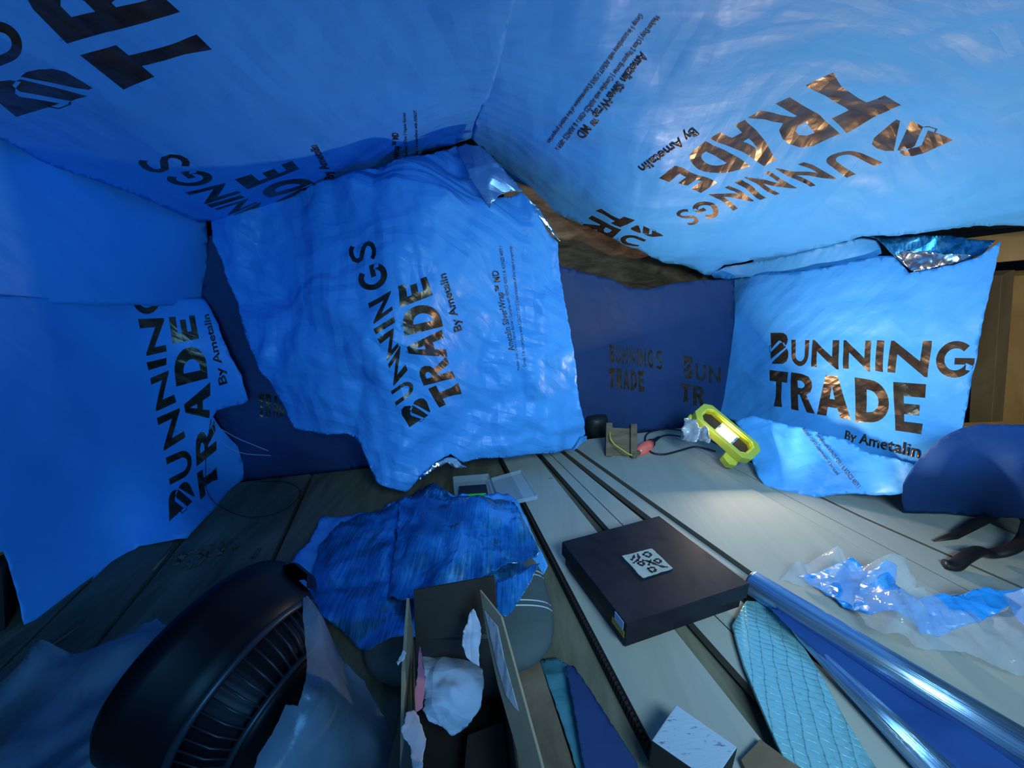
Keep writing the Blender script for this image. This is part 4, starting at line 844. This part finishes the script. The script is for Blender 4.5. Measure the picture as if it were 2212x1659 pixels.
m = MB(); m.lathe([(0, .018), (0, .024), (.004, .025), (Lr*.5, .0245), (Lr, .025), (Lr, .018)], n=40); m.lathe([(0.001, .024), (.02, .02), (.02, .001)], n=32)
o = m.build('roll_tube', M_roll, ro_, True)
m = MB(); m.lathe([(-.003, .012), (-.003, .020), (.003, .021), (.003, .012)], n=32, a0=.3, a1=5.5); m.build('inner_turn', M_foil, ro_, True)
# the loose second roll and the sheet between
sa, sb = G(1700, 1345, .022), G(2080, 1720, .022)
s2 = empty('foil_roll', sa); s2.rotation_euler = (sb-sa).to_track_quat('X', 'Z').to_euler(); tag(s2, 'thinner loose fold of blue foil lying below the long roll', 'roll')
m = MB(); m.lathe([(0, .002), (.03, .008), (.10, .013), ((sb-sa).length, .022), ((sb-sa).length, .001)], n=28); m.build('fold_tube', M_roll, s2, True)
o = sheet('foil_sheeting', [(1655, 1320), (1700, 1330), (1800, 1390), (1900, 1455), (2050, 1550), (2212, 1665), (2300, 1760), (2080, 1760), (1980, 1640), (1880, 1540), (1780, 1430), (1700, 1360)], [DZ(1655, 1320, .025), DZ(1900, 1455, .022), DZ(2212, 1665, .03), DZ(2080, 1760, .02), DZ(1880, 1540, .016)], [M_wrapdk, M_ink, M_foil], layers=(('r', 8, .01), ('n', 16, .006)), seed=6.3, step=10, normal=(0, 0, 1))
tag(o, 'dark blue creased sheeting between the two foil rolls', 'sheeting')
# crumpled bag
M_bagp, t, b, mx = clearmat('clear_bag_film', (.62, .70, .78), .33, .1)
nz = t.nodes.new('ShaderNodeTexNoise'); nz.inputs['Scale'].default_value = 16; nz.inputs['Detail'].default_value = 5; tc = t.nodes.new('ShaderNodeTexCoord'); t.links.new(tc.outputs['Object'], nz.inputs['Vector'])
bp = t.nodes.new('ShaderNodeBump'); bp.inputs['Strength'].default_value = .6; bp.inputs['Distance'].default_value = .02; t.links.new(nz.outputs['Fac'], bp.inputs['Height']); t.links.new(bp.outputs[0], b.inputs['Normal'])
M_bagb = Mat('blue_bag_print', (.03, .33, .85), .3); crumple(M_bagb, .03, .015, .003); M_bagb = M_bagb.m
pbg = empty('plastic_bag', G(1950, 1330, .01)); tag(pbg, 'crumpled clear and blue plastic bag beside the foil roll', 'plastic bag')
def relp(o_): o_.parent = pbg; o_.matrix_parent_inverse = Matrix.Translation(-pbg.location); return o_
relp(sheet('blue_film', [(1725, 1240), (1790, 1225), (1830, 1212), (1880, 1238), (1915, 1208), (1938, 1225), (1935, 1262), (1985, 1278), (2060, 1280), (2140, 1272), (2212, 1275), (2380, 1300), (2380, 1400), (2250, 1360), (2180, 1310), (2110, 1350), (2020, 1362), (1960, 1330), (1930, 1320), (1870, 1345), (1830, 1310), (1790, 1280)],
 [DZ(1725, 1240, .02), DZ(1880, 1230, .05), DZ(1930, 1215, .07), DZ(2212, 1280, .06), DZ(2380, 1350, .05), DZ(2020, 1362, .03), DZ(1860, 1340, .02), DZ(1900, 1280, .055)], [M_bagb]*3, layers=(('t', 9, .012), ('t', 20, .004), ('n', 9, .012)), seed=9.2, step=8, normal=(0, -.2, 1)))
relp(sheet('clear_film', [(1688, 1248), (1712, 1222), (1760, 1205), (1802, 1194), (1830, 1205), (1880, 1208), (1908, 1200), (1922, 1198), (1945, 1212), (1975, 1248), (1972, 1275), (2040, 1280), (2212, 1272), (2400, 1300), (2400, 1500), (2212, 1455), (2150, 1440), (2080, 1412), (1990, 1398), (1930, 1378), (1905, 1372), (1880, 1350), (1840, 1315), (1780, 1285), (1720, 1262)],
 [DZ(1688, 1248, .02), DZ(1802, 1194, .05), DZ(1922, 1198, .09), DZ(1975, 1260, .05), DZ(2212, 1275, .08), DZ(2400, 1400, .07), DZ(2212, 1455, .03), DZ(1990, 1398, .03), DZ(1850, 1320, .025), DZ(1950, 1300, .09)], [M_bagp]*3, layers=(('t', 8, .011), ('t', 18, .004), ('n', 9, .010)), seed=9.6, step=8, normal=(0, -.2, 1), back=False))
# black tripod
M_tri = Mat('black_tripod', (.012, .010, .010), .5).m; M_chrome = Mat('chrome', (.8, .8, .82), .15, 1).m
tb = G(2225, 1125, .06); tp = empty('small_tripod', (tb.x, tb.y, .001)); tag(tp, 'small black tripod with splayed flat legs at the right edge', 'tripod')
tl = tp.location
def lt(p): return Vector(p)-tl
m = MB(); m.tube([lt(G(2018, 1168, .006)), lt(G(2060, 1158, .012)), lt(G(2120, 1125, .03)), lt(G(2180, 1095, .05)), lt(tb)], [.003, .010, .013, .015, .015], 12, flat=.6); m.build('leg', M_tri, tp, True)
m = MB(); m.tube([lt(p) for p in smoothpts([G(2040, 1218, .008), G(2062, 1222, .008), G(2085, 1205, .02), G(2115, 1190, .024), G(2140, 1196, .016), G(2180, 1188, .03), G(2212, 1165, .045), tb], 4)], .014, 12, flat=.7); m.build('leg', M_tri, tp, True)
m = MB(); m.tube([lt(tb), lt(G(2330, 1230, .01))], .013, 12, r2=.009, flat=.6); m.build('leg', M_tri, tp, True)
m = MB(); m.tube([lt(tb), lt(tb+Vector((.005, 0, .03)))], .018, 16); m.build('hub', M_tri, tp, True)
m = MB(); m.tube([lt(G(2196, 1088, .07)), lt(G(2216, 1065, .085))], .004, 10); m.build('screw', M_chrome, tp, True)
m = MB(); m.tube([lt(G(2182, 1102, .066)), lt(G(2190, 1098, .07))], .005, 10); m.build('knob', M_chrome, tp, True)
m = MB(); m.tube([lt(tb+Vector((.005, 0, .03))), lt(tb+Vector((.02, 0, .09)))], .010, 12); m.build('column', M_tri, tp, True)
m = MB(); m.box((-.006, -.002, 0), (.006, .002, .002), Matrix.Translation(G(1190, 1034, .0)) @ Matrix.Rotation(.2, 4, 'Z'))
tag(m.build('wood_chip', M_block), 'tiny dark wood chip on the leftmost pale board', 'chip')
